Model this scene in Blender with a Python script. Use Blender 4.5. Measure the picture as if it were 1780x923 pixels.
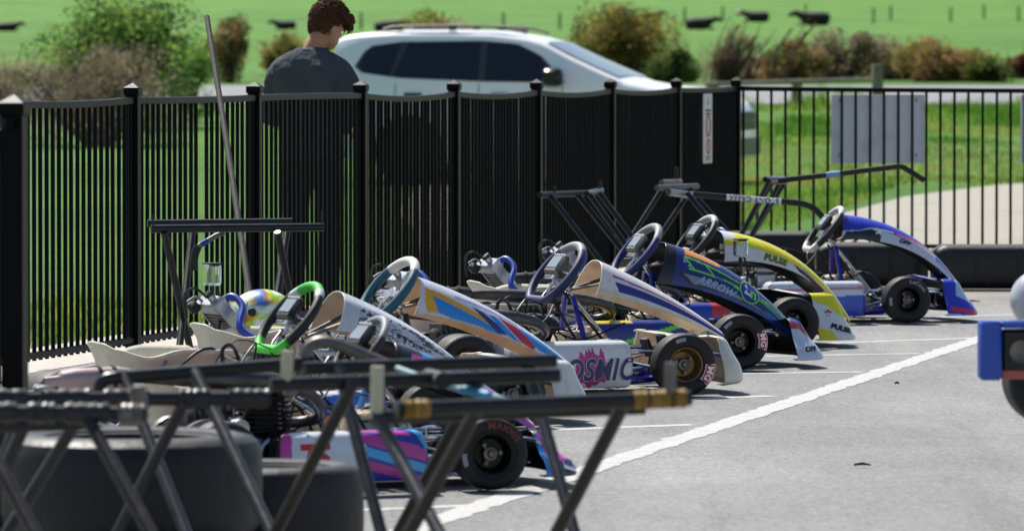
import bpy, math, random
from mathutils import Vector, Matrix, noise
R = math.radians
for o in list(bpy.data.objects):
    bpy.data.objects.remove(o)
scene = bpy.context.scene
col = scene.collection

# ------------------------------------------------------------ camera, sky, sun, exposure
CAM_H = 1.43          # eye height of the photographer
FPX = 11266.0         # focal length in photo pixels (about a 228 mm lens)
HOR = 115.0           # photo row of the horizon
cam_d = bpy.data.cameras.new('camera')
cam = bpy.data.objects.new('camera', cam_d)
col.objects.link(cam)
cam.location = (0, 0, CAM_H)
cam.rotation_euler = (R(90) - math.atan((461.5 - HOR) / FPX), 0, 0)
cam_d.lens = 36.0 * FPX / 1780.0
cam_d.sensor_width = 36.0
cam_d.clip_start = 0.5
cam_d.clip_end = 5000
cam_d.dof.use_dof = True
cam_d.dof.focus_distance = 28.5
cam_d.dof.aperture_fstop = 8.0
scene.camera = cam

SUN_AZ = math.atan2(-0.42, 0.75)     # from the left and behind the karts
SUN_EL = R(54)
world = bpy.data.worlds.new('World')
scene.world = world
world.use_nodes = True
wn = world.node_tree
sky = wn.nodes.new('ShaderNodeTexSky')
sky.sky_type = 'NISHITA'
sky.sun_disc = False
sky.sun_elevation = SUN_EL
sky.sun_rotation = SUN_AZ
sky.air_density = 1.0
sky.dust_density = 1.2
bg = wn.nodes['Background']
bg.inputs['Strength'].default_value = 0.085
wn.links.new(sky.outputs[0], bg.inputs[0])
sun_d = bpy.data.lights.new('sun', 'SUN')
sun_d.energy = 4.6
sun_d.angle = R(0.53)
sun_d.color = (1.0, 0.955, 0.88)
sun = bpy.data.objects.new('sun', sun_d)
col.objects.link(sun)
sdir = Vector((math.sin(SUN_AZ) * math.cos(SUN_EL), math.cos(SUN_AZ) * math.cos(SUN_EL), math.sin(SUN_EL)))
sun.rotation_euler = sdir.to_track_quat('Z', 'Y').to_euler()
sun.location = sdir * 60
vs = scene.view_settings
vs.view_transform = 'Standard'
vs.look = 'None'
vs.exposure = 0.5
vs.gamma = 1.0
vs.use_curve_mapping = False

# ------------------------------------------------------------ helpers
def at(px, py, Y):
    """world point that the survey of the photograph puts at this row and column, at depth Y"""
    return Vector(((px - 890.0) / FPX * Y, Y, CAM_H - (py - HOR) / FPX * Y))

def gr(px, py, z=0.0):
    Y = (CAM_H - z) * FPX / (py - HOR)
    return Vector(((px - 890.0) / FPX * Y, Y, z))

def lin(h):
    if not isinstance(h, str):
        return tuple(h)
    h = h.lstrip('#')
    out = []
    for i in (0, 2, 4):
        c = int(h[i:i + 2], 16) / 255.0
        out.append(c / 12.92 if c <= 0.04045 else ((c + 0.055) / 1.055) ** 2.4)
    return tuple(out)

MATS = {}
def mat(name, color, rough=0.5, metal=0.0, var=0.12, scale=12.0, bump=0.0, bscale=80.0, coat=0.0,
        trans=0.0, alpha=1.0, dirt=0.0, spec=0.5, attr=False, sss=0.0, bdist=.01):
    if name in MATS:
        return MATS[name]
    m = bpy.data.materials.new(name)
    m.use_nodes = True
    nt = m.node_tree
    N, L = nt.nodes, nt.links
    b = N['Principled BSDF']
    b.inputs['Roughness'].default_value = rough
    b.inputs['Metallic'].default_value = metal
    b.inputs['Specular IOR Level'].default_value = spec
    if coat:
        b.inputs['Coat Weight'].default_value = coat
        b.inputs['Coat Roughness'].default_value = 0.08
    if trans:
        b.inputs['Transmission Weight'].default_value = trans
        b.inputs['IOR'].default_value = 1.2
    if sss:
        b.inputs['Subsurface Weight'].default_value = sss
        b.inputs['Subsurface Radius'].default_value = (0.02, 0.01, 0.006)
        b.inputs['Subsurface Scale'].default_value = 1.0
    b.inputs['Alpha'].default_value = alpha
    tc = N.new('ShaderNodeTexCoord')
    n1 = N.new('ShaderNodeTexNoise')
    n1.inputs['Scale'].default_value = scale
    n1.inputs['Detail'].default_value = 5
    L.new(tc.outputs['Object'], n1.inputs['Vector'])
    if attr:
        src = N.new('ShaderNodeAttribute')
        src.attribute_name = 'Col'
        base = src.outputs['Color']
    else:
        src = N.new('ShaderNodeRGB')
        src.outputs[0].default_value = (*lin(color), 1)
        base = src.outputs[0]
    mr = N.new('ShaderNodeMapRange')
    mr.inputs['From Min'].default_value = 0.25
    mr.inputs['From Max'].default_value = 0.75
    mr.inputs['To Min'].default_value = 1 - var
    mr.inputs['To Max'].default_value = 1 + var
    L.new(n1.outputs['Fac'], mr.inputs['Value'])
    mx = N.new('ShaderNodeMix')
    mx.data_type = 'RGBA'
    mx.blend_type = 'MULTIPLY'
    mx.inputs[0].default_value = 1.0
    L.new(base, mx.inputs[6])
    L.new(mr.outputs[0], mx.inputs[7])
    out = mx.outputs[2]
    if dirt:
        n2 = N.new('ShaderNodeTexNoise')
        n2.inputs['Scale'].default_value = scale * 2.3
        n2.inputs['Detail'].default_value = 8
        n2.inputs['Roughness'].default_value = 0.7
        L.new(tc.outputs['Object'], n2.inputs['Vector'])
        mr2 = N.new('ShaderNodeMapRange')
        mr2.inputs['From Min'].default_value = 0.5
        mr2.inputs['From Max'].default_value = 0.75
        mr2.inputs['To Max'].default_value = dirt
        L.new(n2.outputs['Fac'], mr2.inputs['Value'])
        mx2 = N.new('ShaderNodeMix')
        mx2.data_type = 'RGBA'
        L.new(mr2.outputs[0], mx2.inputs[0])
        L.new(out, mx2.inputs[6])
        mx2.inputs[7].default_value = (0.10, 0.085, 0.065, 1)
        out = mx2.outputs[2]
        ma = N.new('ShaderNodeMath')
        ma.operation = 'ADD'
        ma.inputs[1].default_value = rough
        L.new(mr2.outputs[0], ma.inputs[0])
        L.new(ma.outputs[0], b.inputs['Roughness'])
    L.new(out, b.inputs['Base Color'])
    if bump:
        n3 = N.new('ShaderNodeTexNoise')
        n3.inputs['Scale'].default_value = bscale
        n3.inputs['Detail'].default_value = 4
        L.new(tc.outputs['Object'], n3.inputs['Vector'])
        bp = N.new('ShaderNodeBump')
        bp.inputs['Strength'].default_value = bump
        bp.inputs['Distance'].default_value = bdist
        L.new(n3.outputs['Fac'], bp.inputs['Height'])
        L.new(bp.outputs[0], b.inputs['Normal'])
    MATS[name] = m
    return m

def catmull(pts, n=6):
    pts = [Vector(p) for p in pts]
    if len(pts) < 3:
        return pts
    out = []
    P = [pts[0] * 2 - pts[1]] + pts + [pts[-1] * 2 - pts[-2]]
    for i in range(1, len(P) - 2):
        for k in range(n):
            t = k / n
            a, b, c, d = P[i - 1], P[i], P[i + 1], P[i + 2]
            out.append(0.5 * ((2 * b) + (c - a) * t + (2 * a - 5 * b + 4 * c - d) * t * t + (3 * b - a - 3 * c + d) * t ** 3))
    out.append(pts[-1])
    return out

class MB:
    def __init__(s):
        s.v = []; s.f = []; s.m = []; s.c = {}
    def add(s, vs_, fs, m=0, c=None):
        o = len(s.v)
        s.v += [tuple(v) for v in vs_]
        s.f += [tuple(i + o for i in f) for f in fs]
        s.m += [m] * len(fs)
        if c is not None:
            if isinstance(c, list):
                for i, k in enumerate(c):
                    s.c[o + i] = k
            else:
                for i in range(len(vs_)):
                    s.c[o + i] = c
        return s
    def box(s, c, d, b=0.0, rot=None, m=0, col_=None):
        c = Vector(c)
        hx, hy, hz = d[0] / 2, d[1] / 2, d[2] / 2
        b = min(b, hx * .95, hy * .95, hz * .95)
        V = []; F = []
        T = (lambda v: c + (rot @ Vector(v) if rot else Vector(v)))
        if b <= 0:
            for x in (-1, 1):
                for y in (-1, 1):
                    for z in (-1, 1):
                        V.append(T((x * hx, y * hy, z * hz)))
            F = [(0, 1, 3, 2), (4, 6, 7, 5), (0, 4, 5, 1), (2, 3, 7, 6), (0, 2, 6, 4), (1, 5, 7, 3)]
            return s.add(V, F, m, col_)
        idx = {}
        for x in (-1, 1):
            for y in (-1, 1):
                for z in (-1, 1):
                    for a in range(3):
                        p = [x * (hx - b), y * (hy - b), z * (hz - b)]
                        p[a] += (x, y, z)[a] * b
                        idx[(x, y, z, a)] = len(V)
                        V.append(T(p))
        for a in range(3):
            o1, o2 = [k for k in range(3) if k != a]
            for sg in (-1, 1):
                q = []
                for (i, j) in ((-1, -1), (1, -1), (1, 1), (-1, 1)):
                    k = [0, 0, 0]; k[a] = sg; k[o1] = i; k[o2] = j
                    q.append(idx[(*k, a)])
                F.append(tuple(q))
            for i in (-1, 1):
                for j in (-1, 1):
                    q = []
                    for sg, aa in ((-1, o1), (-1, o2), (1, o2), (1, o1)):
                        k = [0, 0, 0]; k[a] = sg; k[o1] = i; k[o2] = j
                        q.append(idx[(*k, aa)])
                    F.append(tuple(q))
        for x in (-1, 1):
            for y in (-1, 1):
                for z in (-1, 1):
                    F.append(tuple(idx[(x, y, z, a)] for a in range(3)))
        return s.add(V, F, m, col_)
    def tube(s, pts, r, n=8, m=0, caps=True, smooth=0, closed=False, c=None, flat=None):
        if smooth:
            pts = catmull(pts, smooth)
        pts = [Vector(p) for p in pts]
        k = len(pts)
        rs = r if isinstance(r, (list, tuple)) else [r] * k
        if len(rs) != k:
            rs = [rs[min(len(rs) - 1, int(i / (k - 1) * (len(rs) - 1)))] * (1 - (i / (k - 1) * (len(rs) - 1)) % 1)
                  + rs[min(len(rs) - 1, int(i / (k - 1) * (len(rs) - 1)) + 1)] * ((i / (k - 1) * (len(rs) - 1)) % 1) for i in range(k)]
        V = []; F = []; C = [] if callable(c) else None
        up = None
        for i in range(k):
            if closed:
                t = (pts[(i + 1) % k] - pts[i - 1])
            else:
                t = (pts[min(i + 1, k - 1)] - pts[max(i - 1, 0)])
            if t.length < 1e-9:
                t = Vector((0, 0, 1))
            t.normalize()
            if up is None:
                up = Vector((0, 0, 1)) if abs(t.z) < .9 else Vector((1, 0, 0))
            a = (up - t * up.dot(t))
            if a.length < 1e-6:
                a = t.orthogonal()
            a.normalize(); up = a
            bb = t.cross(a)
            for j in range(n):
                w = 2 * math.pi * (j + .5) / n
                V.append(pts[i] + a * math.cos(w) * rs[i] * (flat or 1) + bb * math.sin(w) * rs[i])
                if C is not None:
                    C.append(c(i / (k - 1)))
        for i in range(k if closed else k - 1):
            for j in range(n):
                i2 = (i + 1) % k
                F.append((i * n + j, i * n + (j + 1) % n, i2 * n + (j + 1) % n, i2 * n + j))
        if caps and not closed:
            F.append(tuple(range(n))[::-1])
            F.append(tuple((k - 1) * n + j for j in range(n)))
        return s.add(V, F, m, C if C is not None else c)
    def lathe(s, prof, c=(0, 0, 0), axis=(0, 1, 0), n=32, m=0, closed=False):
        ax = Vector(axis).normalized()
        e1 = ax.orthogonal().normalized(); e2 = ax.cross(e1); c = Vector(c)
        V = []; F = []; k = len(prof)
        for (r, h) in prof:
            for j in range(n):
                w = 2 * math.pi * j / n
                V.append(c + ax * h + (e1 * math.cos(w) + e2 * math.sin(w)) * max(r, 1e-5))
        for i in range(k if closed else k - 1):
            i2 = (i + 1) % k
            for j in range(n):
                F.append((i * n + j, i * n + (j + 1) % n, i2 * n + (j + 1) % n, i2 * n + j))
        return s.add(V, F, m)
    def loft(s, rings, m=0, caps=True, c=None):
        n = len(rings[0]); V = [p for r in rings for p in r]; F = []
        for i in range(len(rings) - 1):
            for j in range(n):
                F.append((i * n + j, i * n + (j + 1) % n, (i + 1) * n + (j + 1) % n, (i + 1) * n + j))
        if caps:
            F.append(tuple(range(n))[::-1]); F.append(tuple((len(rings) - 1) * n + j for j in range(n)))
        return s.add(V, F, m, c)
    def grid(s, rows, m=0, cols=None):
        n = len(rows[0]); V = [p for r in rows for p in r]; F = []
        for i in range(len(rows) - 1):
            for j in range(n - 1):
                F.append((i * n + j, i * n + j + 1, (i + 1) * n + j + 1, (i + 1) * n + j))
        return s.add(V, F, m, [k for r in cols for k in r] if cols else None)
    def ball(s, c, rad, n=12, k=8, m=0, rot=None):
        c = Vector(c); rad = rad if isinstance(rad, (tuple, list)) else (rad,) * 3
        rings = []
        for i in range(k + 1):
            a = -math.pi / 2 + math.pi * i / k
            ring = []
            for j in range(n):
                w = 2 * math.pi * j / n
                p = Vector((math.cos(a) * math.cos(w) * rad[0], math.cos(a) * math.sin(w) * rad[1], math.sin(a) * rad[2]))
                ring.append(c + (rot @ p if rot else p))
            rings.append(ring)
        return s.loft(rings, m)
    def mesh(s, name, mats, ang=40):
        me = bpy.data.meshes.new(name)
        me.from_pydata(s.v, [], s.f)
        for k in mats:
            me.materials.append(k)
        me.polygons.foreach_set('material_index', s.m)
        if s.c:
            at_ = me.color_attributes.new('Col', 'FLOAT_COLOR', 'POINT')
            buf = []
            for i in range(len(s.v)):
                buf += [*s.c.get(i, (.5, .5, .5)), 1.0]
            at_.data.foreach_set('color', buf)
        me.validate()
        if ang:
            me.polygons.foreach_set('use_smooth', [True] * len(me.polygons))
            me.set_sharp_from_angle(angle=R(ang))
        me.update()
        return me
    def build(s, name, mats, parent=None, ang=40):
        if not isinstance(mats, (list, tuple)):
            mats = [mats]
        return link(name, s.mesh(name, mats, ang), parent)

def link(name, me, parent=None, loc=None):
    o = bpy.data.objects.new(name, me)
    col.objects.link(o)
    if parent:
        o.parent = parent
    if loc is not None:
        o.location = loc
    return o

def empty(name, loc=(0, 0, 0), rz=0.0, sc=1.0):
    o = bpy.data.objects.new(name, None)
    col.objects.link(o)
    o.location = loc
    o.rotation_euler = (0, 0, rz)
    o.scale = (sc, sc, sc)
    o.empty_display_size = .1
    return o

def tag(o, label=None, cat=None, group=None, kind=None):
    if label: o['label'] = label
    if cat: o['category'] = cat
    if group: o['group'] = group
    if kind: o['kind'] = kind
    return o

CACHE = {}
def part(name, key, fn, mats, parent, ang=40, loc=None):
    """a part whose mesh data is shared between all things built with the same key"""
    if key is None or key not in CACHE:
        mb = MB(); fn(mb)
        me = mb.mesh(name, mats if isinstance(mats, (list, tuple)) else [mats], ang)
        if key is not None:
            CACHE[key] = me
    else:
        me = CACHE[key]
    return link(name, me, parent, loc)

def text_geo(body, size=1.0, shear=0.0, bold=0.0, width=1.0, outline=0.0):
    cu = bpy.data.curves.new('txt', 'FONT')
    cu.body = body; cu.size = size; cu.shear = shear; cu.offset = bold
    cu.space_character = 1.08; cu.align_x = 'CENTER'; cu.align_y = 'CENTER'; cu.resolution_u = 4
    o = bpy.data.objects.new('txt', cu)
    me = bpy.data.meshes.new_from_object(o)
    V = [(v.co.x * width, v.co.y) for v in me.vertices]
    F = [tuple(p.vertices) for p in me.polygons]
    bpy.data.objects.remove(o); bpy.data.curves.remove(cu); bpy.data.meshes.remove(me)
    return V, F

def inpoly(x, y, P):
    r = False; j = len(P) - 1
    for i in range(len(P)):
        if (P[i][1] > y) != (P[j][1] > y) and x < (P[j][0] - P[i][0]) * (y - P[i][1]) / (P[j][1] - P[i][1]) + P[i][0]:
            r = not r
        j = i
    return r

def painter(base, polys):
    polys = [(p if callable(p) else p, lin(c)) for p, c in polys]
    base = lin(base)
    def f(u, v):
        c = base
        for p, k in polys:
            if (p(u, v) if callable(p) else inpoly(u, v, p)):
                c = k
        return c
    return f

def band(u0, u1, a0, b0, a1, b1):
    """slanted stripe: between u0 and u1 it covers v from a0..b0 running to a1..b1"""
    return [(u0, a0), (u1, a1), (u1, b1), (u0, b0)]

# ------------------------------------------------------------ materials
m_black = mat('black_powder_coat', '#0a0b0e', .28, var=.15, spec=.5, dirt=.12, scale=5)
m_fence = mat('fence_powder_coat', '#05070c', .38, var=.12, spec=.12, scale=6)
m_rubber = mat('tyre_rubber', '#0f0f11', .6, var=.25, scale=18, bump=.15, bscale=120, dirt=.18)
m_rubber_old = mat('old_tyre_rubber', '#101114', .52, var=.25, scale=7, bump=.2, bscale=40, dirt=.3)
m_chrome = mat('chromed_steel', '#c9ccd2', .16, 1.0, var=.1, scale=25)
m_alu = mat('cast_aluminium', '#a8abb0', .36, 1.0, var=.18, scale=25, dirt=.25)
m_dull = mat('dull_steel', '#77736f', .45, 1.0, var=.25, scale=14, dirt=.4)
m_exh = mat('burnt_exhaust_steel', '#565352', .40, .9, var=.35, scale=9, dirt=.3)
m_muff = mat('pinkish_muffler', '#b09a98', .45, .5, var=.15, scale=9)
m_plastic = mat('black_plastic', '#101114', .42, var=.2, scale=14, dirt=.2)
m_cream = mat('cream_plastic', '#e0d8c6', .45, var=.10, scale=8, dirt=.35, sss=.15)
m_seat = mat('seat_fibreglass', '#d9d4c0', .35, var=.09, scale=9, dirt=.22, sss=.1)
m_tank = mat('fuel_tank_plastic', '#cbb79a', .4, var=.12, scale=7, dirt=.2, sss=.25)
m_white = mat('white_plastic', '#dfe0e0', .4, var=.06, scale=9, dirt=.3)
m_bronze = mat('bronze_magnesium', '#8a6a42', .42, .7, var=.2, scale=14, dirt=.35)
m_rimblack = mat('black_magnesium', '#141416', .38, .5, var=.2, scale=14, dirt=.2)
m_graphic = mat('sticker_kit', '#ffffff', .3, var=.05, scale=14, coat=.3, attr=True, dirt=.30)
m_clear = mat('clear_plastic', '#eef4f4', .08, trans=.92, var=.02)
m_screen = mat('display_glass', '#8d979c', .12, var=.1)
m_red = mat('red_plastic', '#b8201c', .4)
m_blue_hose = mat('blue_silicone_hose', '#1d3f9c', .4, var=.12)
m_yel = mat('yellow_plastic', '#d9c22a', .4)
m_green = mat('green_plastic', '#3fae35', .4)
m_wood = mat('weathered_wood', '#37332f', .75, var=.35, scale=10, bump=.3)
m_timber = mat('grey_timber', '#8b8470', .85, var=.3, scale=3, bump=.3)
m_sheet = mat('galvanised_sheet', '#d3dbe4', .5, .0, var=.10, scale=3, dirt=.22)
m_peg = mat('pale_nylon', '#c6bda0', .5, var=.15, dirt=.3)
m_tape = mat('yellow_tape', '#8f6d20', .55, var=.2, dirt=.3)
m_sleeve = mat('foam_sleeve', '#1d1c1d', .35, var=.35, scale=30, bump=.4, bscale=50, dirt=.2)
m_letter_navy = mat('navy_print', '#2a2f63', .35)
m_letter_white = mat('white_print', '#e8e8e8', .4)
m_letter_red = mat('red_print', '#c3291e', .4)
m_letter_black = mat('black_print', '#14151a', .4)
m_letter_silver = mat('silver_print', '#9fb0cf', .35)
m_letter_lime = mat('lime_print', '#8fd83c', .35)
m_letter_violet = mat('violet_print', '#4b3a86', .35)
m_letter_grey = mat('grey_print', '#8d9096', .5)

# ------------------------------------------------------------ ground
PROF = [(-60, 0), (70, 0), (80, .05), (95, .36), (108, .62), (115, .71), (136, 1.0), (150, 1.13), (200, 1.55),
        (300, 2.55), (450, 4.0), (700, 8.5), (1000, 15), (1600, 31)]
def ground_z(Y):
    for (a, za), (b, zb) in zip(PROF, PROF[1:]):
        if Y <= b:
            t = (Y - a) / (b - a)
            return za + (zb - za) * t
    return PROF[-1][1]

def surf_mat(name, fn):
    m = bpy.data.materials.new(name)
    m.use_nodes = True
    nt = m.node_tree
    b = nt.nodes['Principled BSDF']
    geo = nt.nodes.new('ShaderNodeNewGeometry')
    def noise_(scale, detail=6, rough=.6, src=None, stretch=None):
        n = nt.nodes.new('ShaderNodeTexNoise')
        n.inputs['Scale'].default_value = scale
        n.inputs['Detail'].default_value = detail
        n.inputs['Roughness'].default_value = rough
        v = geo.outputs['Position']
        if stretch:
            mp = nt.nodes.new('ShaderNodeMapping')
            mp.inputs['Scale'].default_value = stretch
            nt.links.new(v, mp.inputs['Vector'])
            v = mp.outputs[0]
        nt.links.new(v, n.inputs['Vector'])
        return n.outputs['Fac']
    def ramp(fac, stops):
        r = nt.nodes.new('ShaderNodeValToRGB')
        e = r.color_ramp.elements
        while len(e) < len(stops):
            e.new(.5)
        for i, (p, c) in enumerate(stops):
            e[i].position = p
            e[i].color = (*lin(c), 1) if not isinstance(c, float) else (c, c, c, 1)
        nt.links.new(fac, r.inputs[0])
        return r.outputs[0]
    def mix(fac, a, bb, blend='MIX'):
        x = nt.nodes.new('ShaderNodeMix')
        x.data_type = 'RGBA'; x.blend_type = blend
        for i, k in ((0, fac), (6, a), (7, bb)):
            if hasattr(k, 'links') or hasattr(k, 'is_linked'):
                nt.links.new(k, x.inputs[i])
            elif isinstance(k, (int, float)):
                x.inputs[i].default_value = k if i == 0 else (k, k, k, 1)
            else:
                x.inputs[i].default_value = (*lin(k), 1)
        return x.outputs[2]
    def bump(h, st, dist=.01):
        bp = nt.nodes.new('ShaderNodeBump')
        bp.inputs['Strength'].default_value = st
        bp.inputs['Distance'].default_value = dist
        nt.links.new(h, bp.inputs['Height'])
        nt.links.new(bp.outputs[0], b.inputs['Normal'])
    fn(nt, b, geo, noise_, ramp, mix, bump)
    return m

def f_grass(nt, b, geo, noise_, ramp, mix, bump):
    big = ramp(noise_(.035, 5), [(.3, '#356c11'), (.5, '#437f19'), (.72, '#578f26')])
    mid = ramp(noise_(.9, 6, .7), [(.3, '#466e23'), (.55, '#698a34'), (.75, '#989456')])
    c = mix(.38, big, mid)
    pat = ramp(noise_(.16, 7, .7, stretch=(1, .35, 1)), [(.32, .74), (.68, 1.22)])
    c = mix(1.0, c, pat, 'MULTIPLY')
    fine = ramp(noise_(14, 6, .75), [(.3, .62), (.7, 1.25)])
    c = mix(1.0, c, fine, 'MULTIPLY')
    nt.links.new(c, b.inputs['Base Color'])
    b.inputs['Roughness'].default_value = .8
    b.inputs['Specular IOR Level'].default_value = .2
    bump(noise_(6, 8, .8), .8, .1)
m_grass = surf_mat('pasture', f_grass)

def f_asphalt(nt, b, geo, noise_, ramp, mix, bump):
    agg = ramp(noise_(95, 4, .85), [(.25, '#4c4c4c'), (.5, '#858584'), (.75, '#c2c2c0')])
    agg2 = ramp(noise_(38, 4, .8), [(.3, .70), (.7, 1.28)])
    c = mix(1.0, agg, agg2, 'MULTIPLY')
    mot = ramp(noise_(14, 9, .9), [(.3, .68), (.7, 1.28)])
    c = mix(1.0, c, mot, 'MULTIPLY')
    big = ramp(noise_(.7, 6, .65), [(.3, .86), (.7, 1.12)])
    c = mix(1.0, c, big, 'MULTIPLY')
    st = ramp(noise_(.35, 5, .6, stretch=(1.6, .35, 1)), [(.48, .86), (.6, 1.05)])
    c = mix(1.0, c, st, 'MULTIPLY')
    tm = ramp(noise_(1.0, 7, .7, stretch=(5.5, .16, 1)), [(.52, 1.0), (.66, .86)])
    c = mix(1.0, c, tm, 'MULTIPLY')
    oil = ramp(noise_(2.6, 6, .7), [(.62, 0.0), (.75, .55)])
    c = mix(oil, c, '#57575a')
    sep = nt.nodes.new('ShaderNodeSeparateXYZ')
    nt.links.new(geo.outputs['Position'], sep.inputs[0])
    mr = nt.nodes.new('ShaderNodeMapRange')
    mr.inputs['From Min'].default_value = 37.5
    mr.inputs['From Max'].default_value = 43.0
    nt.links.new(sep.outputs['Y'], mr.inputs['Value'])
    sn = ramp(noise_(1.4, 6, .7), [(.3, .0), (.65, 1.0)])
    ma = nt.nodes.new('ShaderNodeMath'); ma.operation = 'MULTIPLY'
    nt.links.new(mr.outputs[0], ma.inputs[0]); nt.links.new(sn, ma.inputs[1])
    c = mix(ma.outputs[0], c, '#a2937f')
    nt.links.new(c, b.inputs['Base Color'])
    b.inputs['Roughness'].default_value = .78
    b.inputs['Specular IOR Level'].default_value = .35
    bump(noise_(150, 4, .8), .55, .006)
m_asphalt = surf_mat('asphalt', f_asphalt)

def f_gravel(nt, b, geo, noise_, ramp, mix, bump):
    a = ramp(noise_(20, 6, .8), [(.3, '#8c867c'), (.5, '#a39d92'), (.7, '#b8b2a7')])
    p = ramp(noise_(.5, 6, .7), [(.56, 0.0), (.68, .7)])
    c = mix(p, a, '#8c9448')
    nt.links.new(c, b.inputs['Base Color'])
    b.inputs['Roughness'].default_value = .9
    bump(noise_(30, 6, .8), .6, .03)
m_gravel = surf_mat('pale_gravel', f_gravel)

def f_road(nt, b, geo, noise_, ramp, mix, bump):
    a = ramp(noise_(1.2, 6, .8, stretch=(.25, 1, 1)), [(.3, '#616264'), (.5, '#77787a'), (.7, '#8f8f8f')])
    nt.links.new(a, b.inputs['Base Color'])
    b.inputs['Roughness'].default_value = .8
m_road = surf_mat('worn_road', f_road)

def f_conc(nt, b, geo, noise_, ramp, mix, bump):
    a = ramp(noise_(9, 6, .8), [(.3, '#9c958c'), (.5, '#b5aea5'), (.7, '#c8c2b8')])
    nt.links.new(a, b.inputs['Base Color'])
    b.inputs['Roughness'].default_value = .85
    bump(noise_(40, 5, .8), .4, .01)
m_conc = surf_mat('concrete_strip', f_conc)

def f_paint(nt, b, geo, noise_, ramp, mix, bump):
    a = ramp(noise_(60, 4, .8), [(.25, '#9c9b98'), (.6, '#bcbbb7')])
    w = ramp(noise_(9, 8, .8), [(.52, 0.0), (.70, .85)])
    c = mix(w, a, '#848485')
    nt.links.new(c, b.inputs['Base Color'])
    b.inputs['Roughness'].default_value = .7
    bump(noise_(150, 4, .8), .5, .006)
m_paint = surf_mat('worn_white_paint', f_paint)
def f_paint2(nt, b, geo, noise_, ramp, mix, bump):
    a = ramp(noise_(60, 4, .8), [(.25, '#a5a4a1'), (.6, '#bfbebb')])
    w = ramp(noise_(7, 8, .75), [(.50, 0.0), (.72, .8)])
    c = mix(w, a, '#7d7d7e')
    nt.links.new(c, b.inputs['Base Color'])
    b.inputs['Roughness'].default_value = .75
m_paint2 = surf_mat('faded_white_paint', f_paint2)

ys = [-40, 0, 15, 25, 32, 40, 48, 56, 64, 70, 75, 80, 85, 90, 95, 100, 104, 108, 112, 116, 122, 128, 136, 143, 150, 160, 175, 200,
      230, 265, 300, 340, 385, 450, 520, 600, 700, 830, 1000, 1250, 1600]
xs = [-900, -600, -400, -250, -150, -90, -60, -40, -28, -20, -15, -11, -8, -6, -4, -2, 0, 2, 4, 6, 8, 11, 15, 20, 28, 40, 60, 90, 150, 250, 400, 600, 900]
random.seed(3)
mb = MB()
rows = []
for Y in ys:
    row = []
    for X in xs:
        z = ground_z(Y)
        if 76 < Y < 114:
            z += .10 * noise.noise(Vector((X * .35, Y * .2, 1.0)))
        if Y > 160:
            z += 0.0
        row.append((X, Y, z))
    rows.append(row)
mb.grid(rows)
terrain = tag(mb.build('terrain', m_grass), 'bright green pasture rising to a low hill behind the road', kind='structure')

# fence line: posts at even steps from near left to the far corner
FA = Vector((-1.848, 31.6, 0)); FB = Vector((1.66, 48.0, 0))
FD = (FB - FA) / 7.0
fdir = FD.normalized()
fnorm = Vector((-fdir.y, fdir.x, 0))       # points to the grass side (left)
def fence_pt(i, off=0.0, z=0.0):
    return FA + FD * i + fnorm * off + Vector((0, 0, z))

mb = MB()
a, b_, c_, d_ = fence_pt(-12.5, .06, .004), fence_pt(7.02, .06, .004), Vector((40, 49.0, .004)), Vector((40, -2.0, .004))
mb.grid([[a.lerp(b_, t / 8) for t in range(9)], [d_.lerp(c_, t / 8) for t in range(9)]])
tarmac = tag(mb.build('tarmac', m_asphalt), 'grey worn asphalt of the kart paddock', kind='structure')
mb = MB()
mb.grid([[fence_pt(i, .065, .006) for i in range(-6, 8)],
         [fence_pt(i, .78 + .06 * math.sin(i * 2.3), .006) for i in range(-6, 8)]])
tag(mb.build('path', m_conc), 'pale concrete strip along the foot of the black fence', kind='structure')
mb = MB()
rows = []
for k in range(30):
    X = 1.75 + k * 1.3
    far = 55 + 22 * min(1, max(0, (X - 1.9) / 3.0)) - 1.2 * math.sin(k * .7) + .9 * math.sin(k * 1.9) + (0 if X > 3.2 else (X - 3.2) * 12)
    rows.append([(X, 49.02 + (far - 49.02) * t / 6, .005 + (.05 * max(0, (far - 49.02) * t / 6 + 49.02 - 72) / 4)) for t in range(7)])
mb.grid(rows)
gy = tag(mb.build('gravel_yard', m_gravel), 'pale gravel yard beyond the right hand fence', kind='structure')
mb = MB()
mb.grid([[(-.016 * Y + .1 * math.sin(Y * 1.3) + k * .39, Y, ground_z(Y) + .007) for k in range(8)] for Y in (50, 54, 58, 62, 66, 70, 74, 78, 82, 86, 89)])
mb.build('gravel_apron', m_gravel, gy)  # gravel under the car, behind the fence, added to cut green bounce light
mb = MB()
mb.grid([[(x, Y, ground_z(Y) + .03) for x in range(-120, 121, 20)] for Y in (116, 120, 124, 128, 132, 135.5)])
tag(mb.build('road', m_road), 'grey country road crossing behind the paddock', kind='structure')

# painted lines, children of the tarmac
def ground_line(p, q, w, name, m, n=60, rag=.012, z=.008):
    p, q = Vector(p), Vector(q)
    d = (q - p); t = d.normalized(); nn = Vector((-t.y, t.x, 0))
    A, B = [], []
    for i in range(n + 1):
        c = p + d * i / n
        ja = rag * noise.noise(Vector((c.x * 7, c.y * 7, 1))) + rag * .6 * noise.noise(Vector((c.x * 29, c.y * 29, 5)))
        jb = rag * noise.noise(Vector((c.x * 7, c.y * 7, 9))) + rag * .6 * noise.noise(Vector((c.x * 29, c.y * 29, 7)))
        A.append((c + nn * (w / 2 + ja)).to_tuple()); B.append((c - nn * (w / 2 + jb)).to_tuple())
    mb = MB()
    mb.grid([[(x, y, z) for x, y, _ in A], [(x, y, z) for x, y, _ in B]])
    return mb.build(name, m, tarmac)
ground_line(gr(640, 948), gr(1860, 538), .115, 'wide_boundary_line', m_paint, 300, .020, .0058)
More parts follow.
